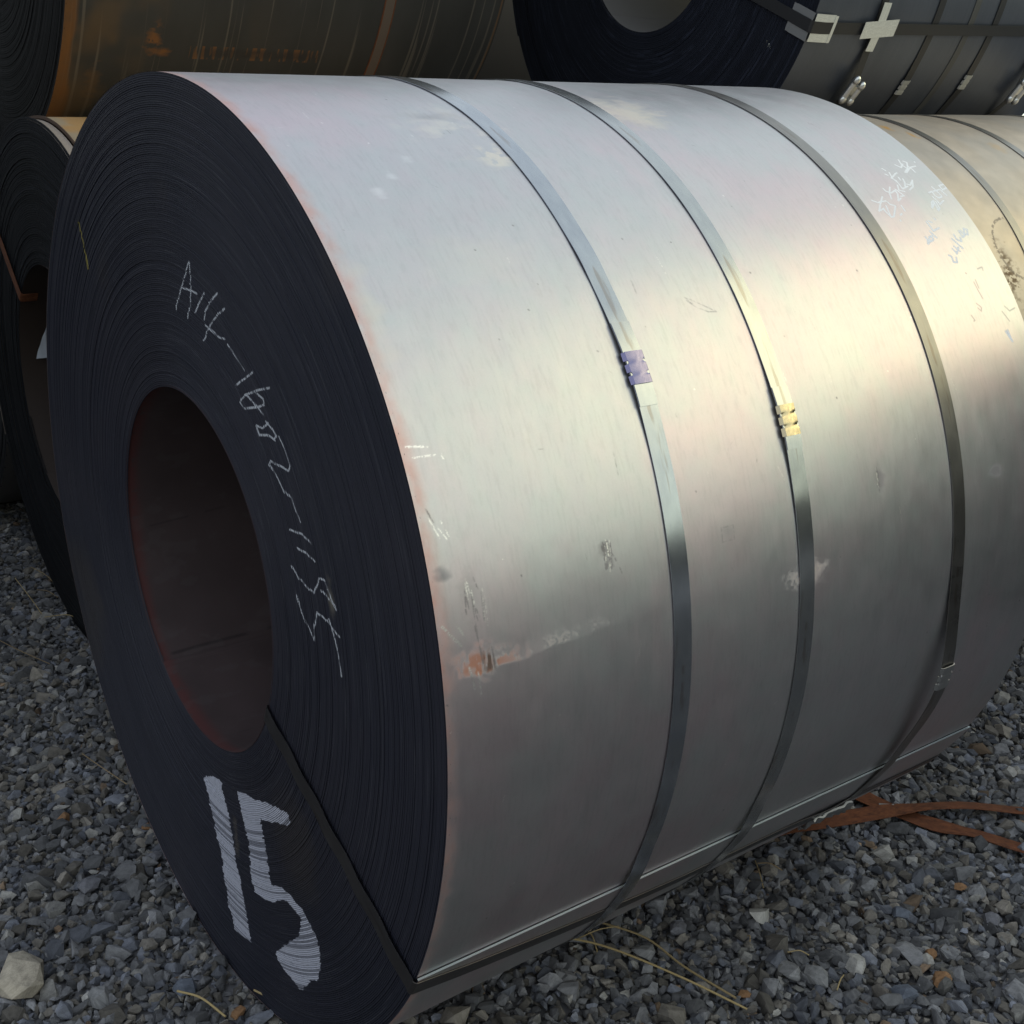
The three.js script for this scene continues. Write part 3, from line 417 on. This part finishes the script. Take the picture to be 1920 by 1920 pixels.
{
  const rip = (s) => (d) => 0.0005 * (noise(d * 0.22 + s, s) - 0.4) + 0.0004;
  const l1 = (d) => 0.0034 * bell(d, 31, 5) + 0.0011 * bell(d, 43.5, 2.4) - 0.0004 * bell(d, 40, 1.6) + rip(2)(d), l2 = (d) => 0.0036 * bell(d, 23, 5) + 0.0006 * bell(d, 15, 1.8) + rip(11)(d);
  const l3 = (d) => 0.019 * (d < -13 ? bell(d, -13, 12) : bell(d, -13, 8)) + rip(23)(d) * 0.5;
  const s1 = hoop(main, -0.380, M.strapBlue, l1), s2 = hoop(main, -0.630, M.strapGreen, l2), s3 = hoop(main, -1.0015, M.strapBrown, l3, 0.0315, 0.0012);
  tag(s1, 'bluish steel hoop strap with a violet seal'); tag(s2, 'pale steel hoop strap with a golden seal'); tag(s3, 'brownish hoop strap standing off the sheet low down');
  overlap(main, s1, 36, 27.4, -0.380, l1, M.strapBlue); addSeal(main, s1, 31.2, -0.380, (d) => l1(d) + 0.0011, M.sealViolet);
  overlap(main, s2, 27, 20.4, -0.630, l2, M.strapGreen); addSeal(main, s2, 23.4, -0.630, (d) => l2(d) + 0.0011, M.sealGold);
  addSeal(main, s3, -12, -1.0015, (d) => l3(d) + 0.0008, M.sealGrey);
  // the strap that runs through the eye, over the end and along the barrel
  const f = [], V = (x, y, z) => new THREE.Vector3(x, y, z), o = main.o, add = (deg, r, z, nr, nz) => { const a = deg * D, c = Math.cos(a), s = Math.sin(a), l = Math.hypot(nr, nz); f.push({ p: V(r * c, o.R + r * s, z), n: V(c * nr / l, s * nr / l, nz / l), w: V(-s, c, 0) }); };
  for (let i = 0; i <= 20; i++) add(-28, 0.3145, -1.27 + 1.268 * i / 20, -1, 0);
  add(-28, 0.3148, 0.003, -1, 0.4); add(-28, 0.318, 0.0045, -0.4, 1);
  for (let i = 0; i <= 30; i++) add(-28 - 0.4 * i / 30, 0.325 + 0.468 * i / 30, 0.0048 + 0.0012 * Math.sin(i), 0, 1);
  for (let i = 1; i < 8; i++) { const q = i / 8 * Math.PI / 2; add(-28.4, 0.796 + 0.0062 * Math.sin(q), -0.001 + 0.0058 * Math.cos(q), Math.sin(q), Math.cos(q)); }
  const path = [[0, -28.4], [-0.084, -29.9], [-0.35, -33.6], [-0.54, -35.6], [-0.9, -37.2], [-1.2785, -38.6]];
  for (let i = 1; i <= 60; i++) { const z = -1.2785 * i / 60; let k = 0; while (k < 4 && z < path[k + 1][0]) k++; const t = (z - path[k][0]) / (path[k + 1][0] - path[k][0]), d = mix(path[k][1], path[k + 1][1], t); add(d, main.sp.rOut(d, z) + 0.0008 + 0.004 * bell(z, -0.92, 0.06), z, 1, 0); }
  const eye = mesh('eye_strap', sweep(f, 0.0315, 0.0011), M.strapDark, main.root); tag(eye, 'dark strap running through the eye and along the barrel');
  // torn seal at its low side: a crumpled sleeve
  const g = new THREE.BoxGeometry(0.05, 0.11, 0.004, 12, 22, 1), p = g.attributes.position, r = rng(9);
  for (let i = 0; i < p.count; i++) { const x = p.getX(i), y = p.getY(i); p.setZ(i, p.getZ(i) + 0.009 * (noise(x * 120 + 3, y * 70) - 0.4) + (y > 0.035 ? 0.5 * (y - 0.035) * (noise(x * 200, 4) - 0.1) : 0)); if (y > 0.05) p.setY(i, y + 0.018 * (noise(x * 260, 8) - 0.5)); }
  g.rotateZ(-Math.PI / 2); g.computeVertexNormals(); mesh('torn_seal', onBarrel(g, 0.8055, 0.8, -39.5, -0.95), M.sealGrey, eye);
}

// ---------------------------------------------------------------- the coils behind
const sideTex = (fn, W = 1024, H = 512) => tex(W, H, fn, true, THREE.MirroredRepeatWrapping, THREE.ClampToEdgeWrapping);
const endMat = (r, g, b, seed) => new THREE.MeshPhysicalMaterial({ specularIntensity: 0.25, map: tex(1024, 1024, (i, j, o, u, v) => { const x = u - 0.5, y = v - 0.5, q = Math.hypot(x, y), p = fbm(x * 6 + seed, y * 6, 4), n = noise(q * 260, seed), a = Math.atan2(y, x); const rub = sstep(0.7, 0.8, fbm(a * 5 + Math.floor(q * 260) * 3.7, Math.floor(q * 260), 2)); const l = (0.8 + 0.7 * (p - 0.5) + 0.4 * (n - 0.5)) * (1 + 0.7 * rub); o[0] = r * l; o[1] = g * l; o[2] = b * l; }), roughness: 0.75, metalness: 0 });
const plainBore = (r, g, b, rough = 0.55, metal = 0.4) => new THREE.MeshStandardMaterial({ color: lin(r, g, b), roughness: rough, metalness: metal, roughnessMap: null });
// left: smaller dark-ended coil with a rust-yellow barrel, its outer turn set back
const ochre = new THREE.MeshStandardMaterial({ map: sideTex((i, j, o, u, v) => { const a = u * 160, z = v * 1.25, n = fbm(a * 0.12, z * 9, 4), m = fbm(a * 0.03 + 6, z * 2, 3), t = sstep(0.35, 0.65, n); o[0] = mix(0.56, 0.66, t); o[1] = mix(0.44, 0.4, t); o[2] = mix(0.29, 0.17, t); const d = 0.85 + 0.4 * (m - 0.5); o[0] *= d; o[1] *= d; o[2] *= d; }), roughness: 0.5, metalness: 0.55 });
const left = buildCoil({ label: 'rust yellow steel coil with dark end, touching the painted 15 coil', x: -1.6658, z: -0.2503, R: 0.7729, r: 0.371, W: 1.25, t: 0.006, seg: 160, nz: 8, plySeg: 140, step: 0.0012, groove: 0.0014, seed: 3, wrapFront: 0.034, sideMat: ochre, faceMat: endMat(0.011, 0.0115, 0.014, 3), boreMat: plainBore(0.035, 0.022, 0.016, 0.7, 0) });
{
  const o = { ...left.o, R: left.o.R - 0.0065, W: 0.03, wrapFront: 0, nz: 2 }, sp = spiral(o), g = wrapGeo(o, sp); g.translate(0, 0.0065, 0.0005); tag(mesh('inner_turn', g, new THREE.MeshStandardMaterial({ color: lin(0.4, 0.33, 0.27), roughness: 0.6, metalness: 0.4 }), left.root), 'pale inner turn showing ahead of the outer sheet');
  const t = []; for (let i = 0; i <= 200; i++) { const a = -2 * Math.PI * i / 200; t.push({ p: new THREE.Vector3(0.7665 * Math.cos(a), 0.7729 + 0.7665 * Math.sin(a), -0.034), n: new THREE.Vector3(Math.cos(a), Math.sin(a), 0), w: new THREE.Vector3(0, 0, 1) }); }
  mesh('outer_turn_edge', sweep(t, 0.003, 0.0085), new THREE.MeshStandardMaterial({ color: lin(0.07, 0.04, 0.025), roughness: 0.8 }), left.root);
  // rusty strap across the end into the eye
  const f = [], a = 135.5 * D, c = Math.cos(a), s = Math.sin(a);
  for (let i = 0; i <= 12; i++) { const r = 0.77 - 0.4 * i / 12; f.push({ p: new THREE.Vector3(r * c, 0.7729 + r * s, 0.005), n: new THREE.Vector3(0, 0, 1), w: new THREE.Vector3(-s, c, 0) }); }
  f.push({ p: new THREE.Vector3(0.366 * c, 0.7729 + 0.366 * s, 0.003), n: new THREE.Vector3(-c * 0.7, -s * 0.7, 0.7), w: new THREE.Vector3(-s, c, 0) });
  for (let i = 0; i <= 2; i++) f.push({ p: new THREE.Vector3(0.364 * c, 0.7729 + 0.364 * s, -0.004 - 0.02 * i), n: new THREE.Vector3(-c, -s, 0), w: new THREE.Vector3(-s, c, 0) });
  M.rustStrap = new THREE.MeshStandardMaterial({ map: tex(512, 64, (i, j, o, u, v) => { const n = fbm(u * 30, v * 4, 4), k = fbm(u * 90, v * 12 + 3, 3); const t = 0.7 + 0.7 * (n - 0.5) + 0.5 * (k - 0.5); o[0] = 0.21 * t; o[1] = mix(0.06, 0.075, k) * t; o[2] = 0.024 * t; }), roughness: 0.85, metalness: 0.1 });
  M.rustStrap.map.repeat.set(1.6, 31);
  tag(mesh('eye_strap', sweep(f, 0.034, 0.0012), M.rustStrap, left.root), 'rusty strap crossing the dark end');
}
// right: tan coil behind the far end of the front one
const tanAt = (deg, zm, o) => { const n = fbm(deg * 0.08, zm * 0.006, 4), m = fbm(deg * 0.3, zm * 0.02 + 6, 4); const t = sstep(0.3, 0.7, n); o[0] = mix(0.5, 0.56, t); o[1] = mix(0.44, 0.47, t); o[2] = mix(0.375, 0.375, t); const d = 0.92 + 0.3 * (m - 0.5); o[0] *= d; o[1] *= d; o[2] *= d; };
const tanMat = new THREE.MeshStandardMaterial({ map: sideTex((i, j, o, u, v) => {
  const deg = -60 + 160 * u, zm = v * 2100; tanAt(deg, zm, o);
  const put = (t, r, g, b) => { t = clamp(t); o[0] = mix(o[0], r, t); o[1] = mix(o[1], g, t); o[2] = mix(o[2], b, t); };
  put(blob(deg, zm, 72, 660, 1.6, 14) * 0.8, 0.7, 0.36, 0.06); put(blob(deg, zm, 68, 705, 1.6, 12) * 0.8, 0.7, 0.36, 0.06); put(blob(deg, zm, 62, 1000, 2, 30) * 0.4, 0.6, 0.38, 0.15);
  put(blob(deg, zm, 30.5, 640, 5.5, 34, 4) * sstep(0.48, 0.55, fbm(deg * 1.5, zm * 0.06, 4)), 0.09, 0.055, 0.03);
  const ring = Math.hypot((deg - 35) * 13.6 / 90, (zm - 720) / 90); put((Math.abs(ring - 1) < 0.04 && zm < 725 && noise(deg * 3, zm * 0.2) > 0.35) ? 0.7 : 0, 0.12, 0.1, 0.09);
}, 1024, 1024), roughness: 0.48, metalness: 0.7 });
const tan = buildCoil({ label: 'tan steel coil with two hoop straps lying beyond the painted 15 coil', x: -0.5425, z: -1.5, R: 0.778, r: 0.316, W: 2.1, t: 0.008, seg: 200, nz: 20, plySeg: 100, seed: 5, bump: (d, z) => 2 * wave(d + 70, z), sideMat: tanMat, faceMat: endMat(0.025, 0.026, 0.03, 5), boreMat: plainBore(0.12, 0.11, 0.1) });
const flat = () => 0;
hoop(tan, -0.752, M.strapBrown, (d) => 0.0006 * noise(d * 0.2, 3)); hoop(tan, -1.07, M.strapBrown, (d) => 0.0006 * noise(d * 0.2, 8)); hoop(tan, -1.55, M.strapBrown, flat);
// upper right: dark coil resting on the tan one
const slate = new THREE.MeshStandardMaterial({ map: sideTex((i, j, o, u, v) => { const a = u * 160, z = v * 1500, n = fbm(a * 0.06, z * 0.01, 4), m = fbm(a * 0.02, z * 0.12, 3), g = noise(a * 9, z); const l = 0.115 * (1 + 0.25 * (n - 0.5) + 0.14 * (m - 0.5) + 0.1 * (g - 0.5)); o[0] = l * 0.9; o[1] = l; o[2] = l * 1.25; }), roughness: 0.46, metalness: 0.8 });
const dark = buildCoil({ label: 'dark grey strapped steel coil with white cross, resting on the tan coil', x: -1.342, y: 2.111 - 0.777, z: -2.206, R: 0.777, r: 0.294, W: 1.4, t: 0.006, seg: 220, nz: 20, plySeg: 140, step: 0.0008, groove: 0.0009, seed: 7, sideMat: slate, faceMat: endMat(0.013, 0.015, 0.023, 7), boreMat: plainBore(0.2, 0.19, 0.18, 0.6, 0.5) });
{
  const Z = (w) => w + 2.206, V3 = (x, y, z) => new THREE.Vector3(x, y, z), R = 0.777;
  const zs = [-2.493, -2.770, -3.085, -3.385].map(Z), st = zs.map((z, i) => hoop(dark, z, M.strapBlack, (d) => 0.0008 + (i === 0 || i === 3 ? 0.02 * bell(d, -37, 7) : 0.004 * bell(d, -36, 4)), 0.0315, 0.0011));
  // old strap mark: a thin fifth strap, paler
  hoop(dark, Z(-2.955), new THREE.MeshStandardMaterial({ color: lin(0.1, 0.1, 0.1), roughness: 0.55, metalness: 0.7 }), flat, 0.03, 0.0008);
  for (const [i, deg] of [[1, -37.2], [2, -35.2]]) addSeal(dark, st[i], deg, zs[i], () => 0.006, M.galv || (M.galv = new THREE.MeshStandardMaterial({ color: lin(0.42, 0.42, 0.4), roughness: 0.5, metalness: 0.6 })), 0.036, 0.052);
  // open link buckles on the outer two straps
  M.bright = new THREE.MeshStandardMaterial({ color: lin(0.7, 0.7, 0.68), roughness: 0.28, metalness: 0.95 });
  for (const [i, deg] of [[0, -37.3], [3, -36.2]]) {
    const rods = []; for (const [dx, l, dy] of [[-0.021, 0.062, 0.004], [0.021, 0.05, -0.004]]) { const c = new THREE.CapsuleGeometry(0.0105, l, 6, 12); c.translate(dx, dy, 0); rods.push(c); for (const e of [-1, 1]) { const k = new THREE.SphereGeometry(0.0125, 14, 10); k.scale(1, 1.3, 0.9); k.translate(dx, dy + e * l * 0.56, 0.002); rods.push(k); } }
    const web = new THREE.BoxGeometry(0.034, 0.03, 0.006, 1, 1, 1); web.translate(0, 0.004, 0); rods.push(web);
    mesh('link_buckle', onBarrel(mergeGeometries(rods.map((g) => g.toNonIndexed())), R + 0.03, R, deg, zs[i], -0.12), M.bright, st[i]);
    const s = sealShape(0.036, 0.066); mesh('strap_seal', onBarrel(s, R + 0.026, R, deg - 0.8, zs[i], 0.12), M.galv, st[i]);
  }
  // strap along the barrel through the eye, with corner guard and white cross
  const f = [], add = (deg, r, z, nr, nz) => { const a = deg * D, c = Math.cos(a), s = Math.sin(a), l = Math.hypot(nr, nz); f.push({ p: V3(r * c, R + r * s, z), n: V3(c * nr / l, s * nr / l, nz / l), w: V3(-s, c, 0) }); };
  for (let i = 0; i <= 8; i++) add(-24, 0.291, -1.3 + 1.298 * i / 8, -1, 0);
  for (let i = 0; i <= 16; i++) add(-24, 0.3 + 0.472 * i / 16, 0.008, 0, 1);
  for (let i = 1; i < 8; i++) { const q = i / 8 * Math.PI / 2; add(-24.1, 0.772 + 0.010 * Math.sin(q), 0.009 * Math.cos(q), Math.sin(q), Math.cos(q)); }
  for (let i = 1; i <= 30; i++) { const t = i / 30; add(-24.3 + 3.6 * t, dark.sp.rOut(-23, 0) + 0.0075, -1.4 * t, 1, 0); }
  tag(mesh('eye_strap', sweep(f, 0.034, 0.0012), M.strapBlack, dark.root), 'black strap running along the barrel');
  M.white = new THREE.MeshStandardMaterial({ color: lin(0.66, 0.65, 0.58), roughness: 0.5, metalness: 0.05, roughnessMap: fine });
  const bend = (g, r, deg) => { const p = g.attributes.position; for (let i = 0; i < p.count; i++) { const a = (deg + p.getY(i) / r / D) * D, q = r + p.getZ(i), z = -p.getX(i); p.setXYZ(i, q * Math.cos(a), R + q * Math.sin(a), z); } g.computeVertexNormals(); return g; };
  const bar = (w, l, t = 0.0012) => new THREE.BoxGeometry(w, l, t, Math.max(1, Math.round(w / 0.01)), Math.max(2, Math.round(l / 0.01)), 1);
  { const up = bar(0.034, 0.145), across = bar(0.15, 0.05, 0.0014); const p = across.attributes.position; for (let i = 0; i < p.count; i++) p.setY(i, p.getY(i) + 0.1 * p.getX(i)); up.translate(0.287, 0.004, 0); across.translate(0.29, 0, 0.0002); tag(mesh('cross_plate', mergeGeometries([bend(up, R + 0.0103, -23.4), bend(across, R + 0.0116, -23.4)]), M.white, dark.root), 'white cross plate where two straps cross'); }
  { const a1 = bar(0.084, 0.026), a2 = bar(0.084, 0.026), a3 = bar(0.012, 0.078, 0.0016); a1.translate(0.042, 0.026, 0); a2.translate(0.042, -0.028, 0); a3.translate(0.088, -0.002, 0.0004);
    const fl = []; const c = Math.cos(-24.2 * D), s = Math.sin(-24.2 * D); for (const k of [0.027, -0.029]) { const g = new THREE.BoxGeometry(0.075, 0.026, 0.0012); g.translate(R - 0.0375, k, 0.006); g.rotateZ(-24.2 * D); g.translate(0, R, 0); fl.push(g); }
    const e = new THREE.BoxGeometry(0.012, 0.08, 0.0012); e.translate(R - 0.081, -0.001, 0.0062); e.rotateZ(-24.2 * D); e.translate(0, R, 0);
    const guard = mesh('corner_guard', mergeGeometries([bend(a1, R + 0.004, -24.2), bend(a2, R + 0.004, -24.2), bend(a3, R + 0.0045, -24.2)]), M.white, dark.root); tag(guard, 'pale corner guard under the strap at the rim');
    mesh('guard_flange', mergeGeometries([...fl, e]), new THREE.MeshStandardMaterial({ color: lin(0.22, 0.22, 0.22), roughness: 0.5, metalness: 0.4 }), guard); }
}
// upper left: rusty coil on the second tier
const rusty = new THREE.MeshStandardMaterial({ map: sideTex((i, j, o, u, v) => {
  const deg = -80 + 160 * u, zm = v * 1385, n = fbm(deg * 0.07, zm * 0.012, 4), m = fbm(deg * 0.018 + 3, zm * 0.1, 4); let l = 0.058 * (1 + 0.5 * (n - 0.5));
  o[0] = l * 1.05; o[1] = l; o[2] = l * 0.9; const put = (t, r, g, b) => { t = clamp(t); o[0] = mix(o[0], r, t); o[1] = mix(o[1], g, t); o[2] = mix(o[2], b, t); };
  put(sstep(0.66, 0.76, m) * 0.4, 0.26, 0.22, 0.17);
  put(sstep(0.52, 0.72, fbm(deg * 0.05 + 9, zm * 0.005, 4)) * sstep(700, 0, zm) * 0.5, 0.2, 0.12, 0.05);
  const ew = 22 + 40 * fbm(deg * 0.09, 5, 4); put(sstep(1, 0.6, zm / ew) * (0.5 + 0.5 * fbm(deg * 0.5, zm * 0.06, 3)), 0.24, 0.105, 0.03); put(sstep(0.5, 0, Math.abs(zm - 1376) / 10) * 0.6, 0.3, 0.15, 0.06);
  put(blob(deg, zm, -38, 250, 3.5, 20) * sstep(0.45, 0.55, fbm(deg * 0.8, zm * 0.05, 3)) * 0.7, 0.32, 0.13, 0.035); put(blob(deg, zm, -41, 280, 1.2, 22) * 0.7, 0.32, 0.13, 0.035);
  const bd = Math.abs(deg + 41); put(bd < 1.6 && zm > 360 && zm < 780 ? 0.75 * sstep(0.56, 0.64, fbm(deg * 0.2 + 3, zm * 0.09, 3)) : 0, 0.26, 0.12, 0.045); put(sstep(1.6, 0.4, bd) * sstep(340, 440, zm) * sstep(820, 700, zm) * (0.3 + 0.6 * fbm(deg * 0.6, zm * 0.03, 3)), 0.05, 0.042, 0.038);
  put(blob(deg, zm, -50, 100, 5, 22) * 0.5, 0.2, 0.11, 0.045);
}, 1024, 1024), roughness: 0.62, metalness: 0.4 });
const rust = buildCoil({ label: 'rusty dark steel coil with orange rim, resting on the rust yellow coil', x: -2.218, y: 2.2298 - 0.78, z: -0.3592, R: 0.78, r: 0.316, W: 1.3853, t: 0.006, u0: -80, seg: 220, nz: 12, plySeg: 140, step: 0.001, groove: 0.0013, seed: 9, sideMat: rusty, faceMat: endMat(0.009, 0.0085, 0.0085, 9), boreMat: plainBore(0.08, 0.06, 0.05) });
{ const s = hoop(rust, -0.967, new THREE.MeshStandardMaterial({ color: lin(0.16, 0.12, 0.09), roughness: 0.7, metalness: 0.4 }), flat, 0.03, 0.0011); tag(s, 'dark hoop strap with rusty edges');
  for (const dz of [-0.0165, 0.0165]) mesh('rust_line', sweep(hoopFrames(rust.o, rust.sp, -0.967 + dz, flat, 300), 0.006, 0.0007, true), M.rustStrap, s); }
// coils that carry the upper tier, mostly hidden
const plainSide = new THREE.MeshStandardMaterial({ color: lin(0.16, 0.15, 0.145), roughness: 0.5, metalness: 0.6 }), plainEnd = endMat(0.02, 0.02, 0.022, 11);
buildCoil({ label: 'largest dark coil glimpsed beyond the rust yellow coil, bearing the rusty coil', x: -3.4, z: -0.3, R: 0.95, r: 0.316, W: 1.3, t: 0.012, seg: 120, nz: 4, plySeg: 80, seed: 11, sideMat: plainSide, faceMat: plainEnd, boreMat: plainBore(0.08, 0.06, 0.05) });
buildCoil({ label: 'hidden steel coil beside the tan coil, bearing the dark grey coil', x: -2.14, z: -1.62, R: 0.778, r: 0.316, W: 2.0, t: 0.012, seg: 120, nz: 4, plySeg: 80, seed: 12, sideMat: plainSide, faceMat: plainEnd, boreMat: plainBore(0.08, 0.06, 0.05) });
// third row, only glimpsed between the two upper coils
buildCoil({ label: 'dark coil seen in the gap between the two upper coils', x: -3.6, y: 1.35, z: -2.0, R: 0.85, r: 0.316, W: 2.2, t: 0.012, seg: 120, nz: 4, plySeg: 80, seed: 15, sideMat: plainSide, faceMat: plainEnd, boreMat: plainBore(0.08, 0.06, 0.05) });
buildCoil({ label: 'hidden ground coil of the third row under the gap coil', x: -4.5, z: -2.0, R: 0.8, r: 0.316, W: 2.0, t: 0.012, seg: 100, nz: 4, plySeg: 72, seed: 16, sideMat: plainSide, faceMat: plainEnd, boreMat: plainBore(0.08, 0.06, 0.05) });
// the next row of the yard, outside the frame, mirrored in the far end of the front coil's barrel; the far row is added unseen to darken the reflected horizon
for (const [x, z, y] of [[1.6, -2.5, 0.85], [9.8, -0.8, 0.95], [9.5, -3.2, 0.95], [9.2, -5.6, 0.95], [8.6, -8.0, 0.95]]) buildCoil({ label: x < 2 ? 'large dark coil standing beyond the rusty straps in the next row' : 'added unseen coil across the yard, darkening the mirrored horizon', group: x < 2 ? undefined : 'added coils in the far row', x, z, R: y, r: 0.316, W: 1.5, t: 0.012, seg: 100, nz: 4, plySeg: 72, seed: 14, sideMat: plainSide, faceMat: plainEnd, boreMat: plainBore(0.08, 0.06, 0.05) });

// an added stack across the aisle, unseen outside the frame at the left: it keeps the sky off the coil ends and the gravel there
for (const [x, z, y] of [[-1.75, 2.2, 0], [-3.38, 2.15, 0], [-5.0, 2.2, 0], [-2.56, 2.17, 1.34], [-4.2, 2.17, 1.34]]) buildCoil({ label: 'added unseen coil of a two tier stack blocking sky light', group: 'added coils stacked to block sky light', x, y, z, R: 0.79, r: 0.316, W: 1.4, t: 0.012, seg: 100, nz: 4, plySeg: 72, seed: 18, sideMat: plainSide, faceMat: plainEnd, boreMat: plainBore(0.08, 0.06, 0.05) });

// ---------------------------------------------------------------- loose things on the gravel
layGravel();
{
  const r = rng(31);
  // rusted straps lying at the right
  const ground = (pts, name, label, h) => {
    const c = new THREE.CatmullRomCurve3(pts.map(([x, z, y = 0]) => new THREE.Vector3(x, y + 0.024, z))), f = [], n = 60;
    for (let i = 0; i <= n; i++) { const p = c.getPoint(i / n), t = c.getTangent(i / n), w = new THREE.Vector3(-t.z, 0, t.x).normalize(), tilt = h * (noise(i * 0.12, h * 40) - 0.5); w.y = tilt; w.normalize(); const nn = new THREE.Vector3().crossVectors(w, t).normalize(); if (nn.y < 0) nn.negate(); p.y += 0.004 * noise(i * 0.1, 3); f.push({ p, n: nn, w }); }
    return tag(mesh(name, sweep(f, 0.046, 0.0014), M.rustStrap), label, 'steel strap');
  };
  ground([[0.31, -1.02], [0.349, -1.189], [0.399, -1.31, 0.004], [0.467, -1.451, 0.012], [0.532, -1.56, 0.012], [0.625, -1.669, 0.006], [0.8, -1.85]], 'rusted_strap', 'rusty flat strap on the gravel crossing over another strap', 0.5);
  ground([[0.25, -1.42, -0.002], [0.322, -1.425], [0.396, -1.429], [0.474, -1.442], [0.543, -1.464], [0.611, -1.504], [0.704, -1.54], [0.86, -1.6]], 'rusted_strap', 'rusty flat strap on the gravel lying under another strap', 0.4);
  // dry grass stems
  const strawMats = [[0.42, 0.31, 0.14], [0.34, 0.25, 0.12], [0.27, 0.19, 0.1]].map(([a, b, c]) => new THREE.MeshStandardMaterial({ color: lin(a, b, c), roughness: 0.8 }));
  STRAW.forEach((s, i) => {
    const n = s.length, pts = s.map(([x, z], k) => new THREE.Vector3(x, 0.026 + 0.012 * r() + (k === 0 || k === n - 1 ? 0 : 0.008), z));
    if (n === 2) pts.splice(1, 0, pts[0].clone().lerp(pts[1], 0.5).add(new THREE.Vector3(0.006 * (r() - 0.5), 0.008, 0.006 * (r() - 0.5))));
    const thick = i < 2 || i === 6 || i === 7 ? 0.0021 : 0.0013, g = new THREE.TubeGeometry(new THREE.CatmullRomCurve3(pts), 20, thick, 6, false), p = g.attributes.position;
    tag(mesh('straw_stem', g, strawMats[i % 3]), i < 5 ? 'dry straw stem on gravel in the tangle below the bluish strap' : i === 5 ? 'single bent straw stem on gravel beside the dark coil end' : i < 8 ? 'dry straw stem on gravel below the painted 15' : i < 13 ? 'dry straw stem on gravel between the two dark coil ends' : 'short dry straw stem scattered on gravel near the rusty straps', 'straw', i < 5 ? 'straw tangle below the front coil' : i === 5 ? undefined : i < 8 ? 'straw below the painted 15' : i < 13 ? 'straw between the two coils' : 'scattered short straws');
  });
  // stones that stand out from the rest
  const sm = (a, b, c) => new THREE.MeshStandardMaterial({ color: lin(a, b, c), map: stoneTex, roughness: 0.9, flatShading: true });
  const stone = (x, z, k, m, label, seed, group, sq = 0.62) => { const g = stoneGeo(seed, 26), p = g.attributes.position; for (let i = 0; i < p.count; i++) { const q = 1; p.setXYZ(i, p.getX(i) * k * 1.25 * q, p.getY(i) * k * sq * q, p.getZ(i) * k * q); } g.computeVertexNormals(); g.rotateY(seed); g.computeBoundingBox(); const o = mesh('loose_stone', g, m); o.position.set(x, 0.016 - g.boundingBox.min.y * 0.55, z); return tag(o, label, 'stone', group); };
  stone(-0.15, 0.335, 0.055, sm(0.52, 0.46, 0.36), 'large pale cream rock on gravel, biggest of all stones', 3);
  const och = sm(0.33, 0.18, 0.085), gry = [sm(0.2, 0.2, 0.22), sm(0.3, 0.3, 0.3), sm(0.15, 0.17, 0.21)];
  [[0.847, -1.039, 0.021], [0.79, -1.087, 0.014], [-0.658, 0.115, 0.019], [0.657, -0.718, 0.011], [0.162, 0.044, 0.015], [-0.514, -0.028, 0.013], [0.699, -1.314, 0.013]].forEach(([x, z, k], i) => stone(x, z, k, och, 'small rust orange stone among grey gravel', 20 + i, 'orange stones in the gravel'));
  [[0.454, -0.745, 0.022], [0.463, -0.649, 0.024], [0.169, -0.046, 0.02], [-0.364, 0.149, 0.026], [-0.017, 0.233, 0.026], [0.047, 0.098, 0.022], [-0.384, 0.001, 0.02], [0.667, -0.829, 0.024], [0.682, -1.143, 0.02], [0.799, -1.275, 0.02], [0.706, -0.857, 0.026], [0.831, -0.958, 0.024]].forEach(([x, z, k], i) => stone(x, z, k, gry[i % 3], 'larger grey angular stone lying on top of the gravel', 40 + i, 'larger grey stones on the gravel'));
  // paper
  const white = new THREE.MeshStandardMaterial({ color: lin(0.6, 0.63, 0.68), roughness: 0.8, side: THREE.DoubleSide });
  { const pos = [], uv = [], idx = [], n = 6; for (let j = 0; j <= n; j++) for (let i = 0; i <= n; i++) { const d = 150 + 22 * i / n, a = d * D, r = 0.366 - 0.006 * noise(i, j), z = -0.1 + (0.012 + 0.046 * i / n) * j / n; pos.push(-1.6658 + r * Math.cos(a), 0.7729 + r * Math.sin(a), -0.2503 + z); uv.push(i / n, j / n); if (i < n && j < n) { const p = j * (n + 1) + i; idx.push(p, p + 1, p + n + 1, p + 1, p + n + 2, p + n + 1); } }
    tag(mesh('paper_tag', geo(pos, null, uv, idx), white), 'white paper tag stuck inside the eye of the rust yellow coil', 'paper tag'); }
  { const pos = [], uv = [], idx = [], n = 8; for (let j = 0; j <= n; j++) for (let i = 0; i <= n; i++) { pos.push(-2.95 + 0.13 * i / n, 0.028 + 0.03 * noise(i * 0.6, j * 0.7), -0.27 + 0.06 * j / n + 0.02 * noise(i, 3)); uv.push(i / n, j / n); if (i < n && j < n) { const p = j * (n + 1) + i; idx.push(p, p + n + 1, p + 1, p + 1, p + n + 1, p + n + 2); } }
    tag(mesh('paper_scrap', geo(pos, null, uv, idx), white), 'crumpled white paper scrap lying on the gravel', 'paper scrap'); }
}
scene.traverse((o) => { if (o.isMesh) { o.castShadow = true; o.receiveShadow = true; } });
renderer.render(scene, camera);
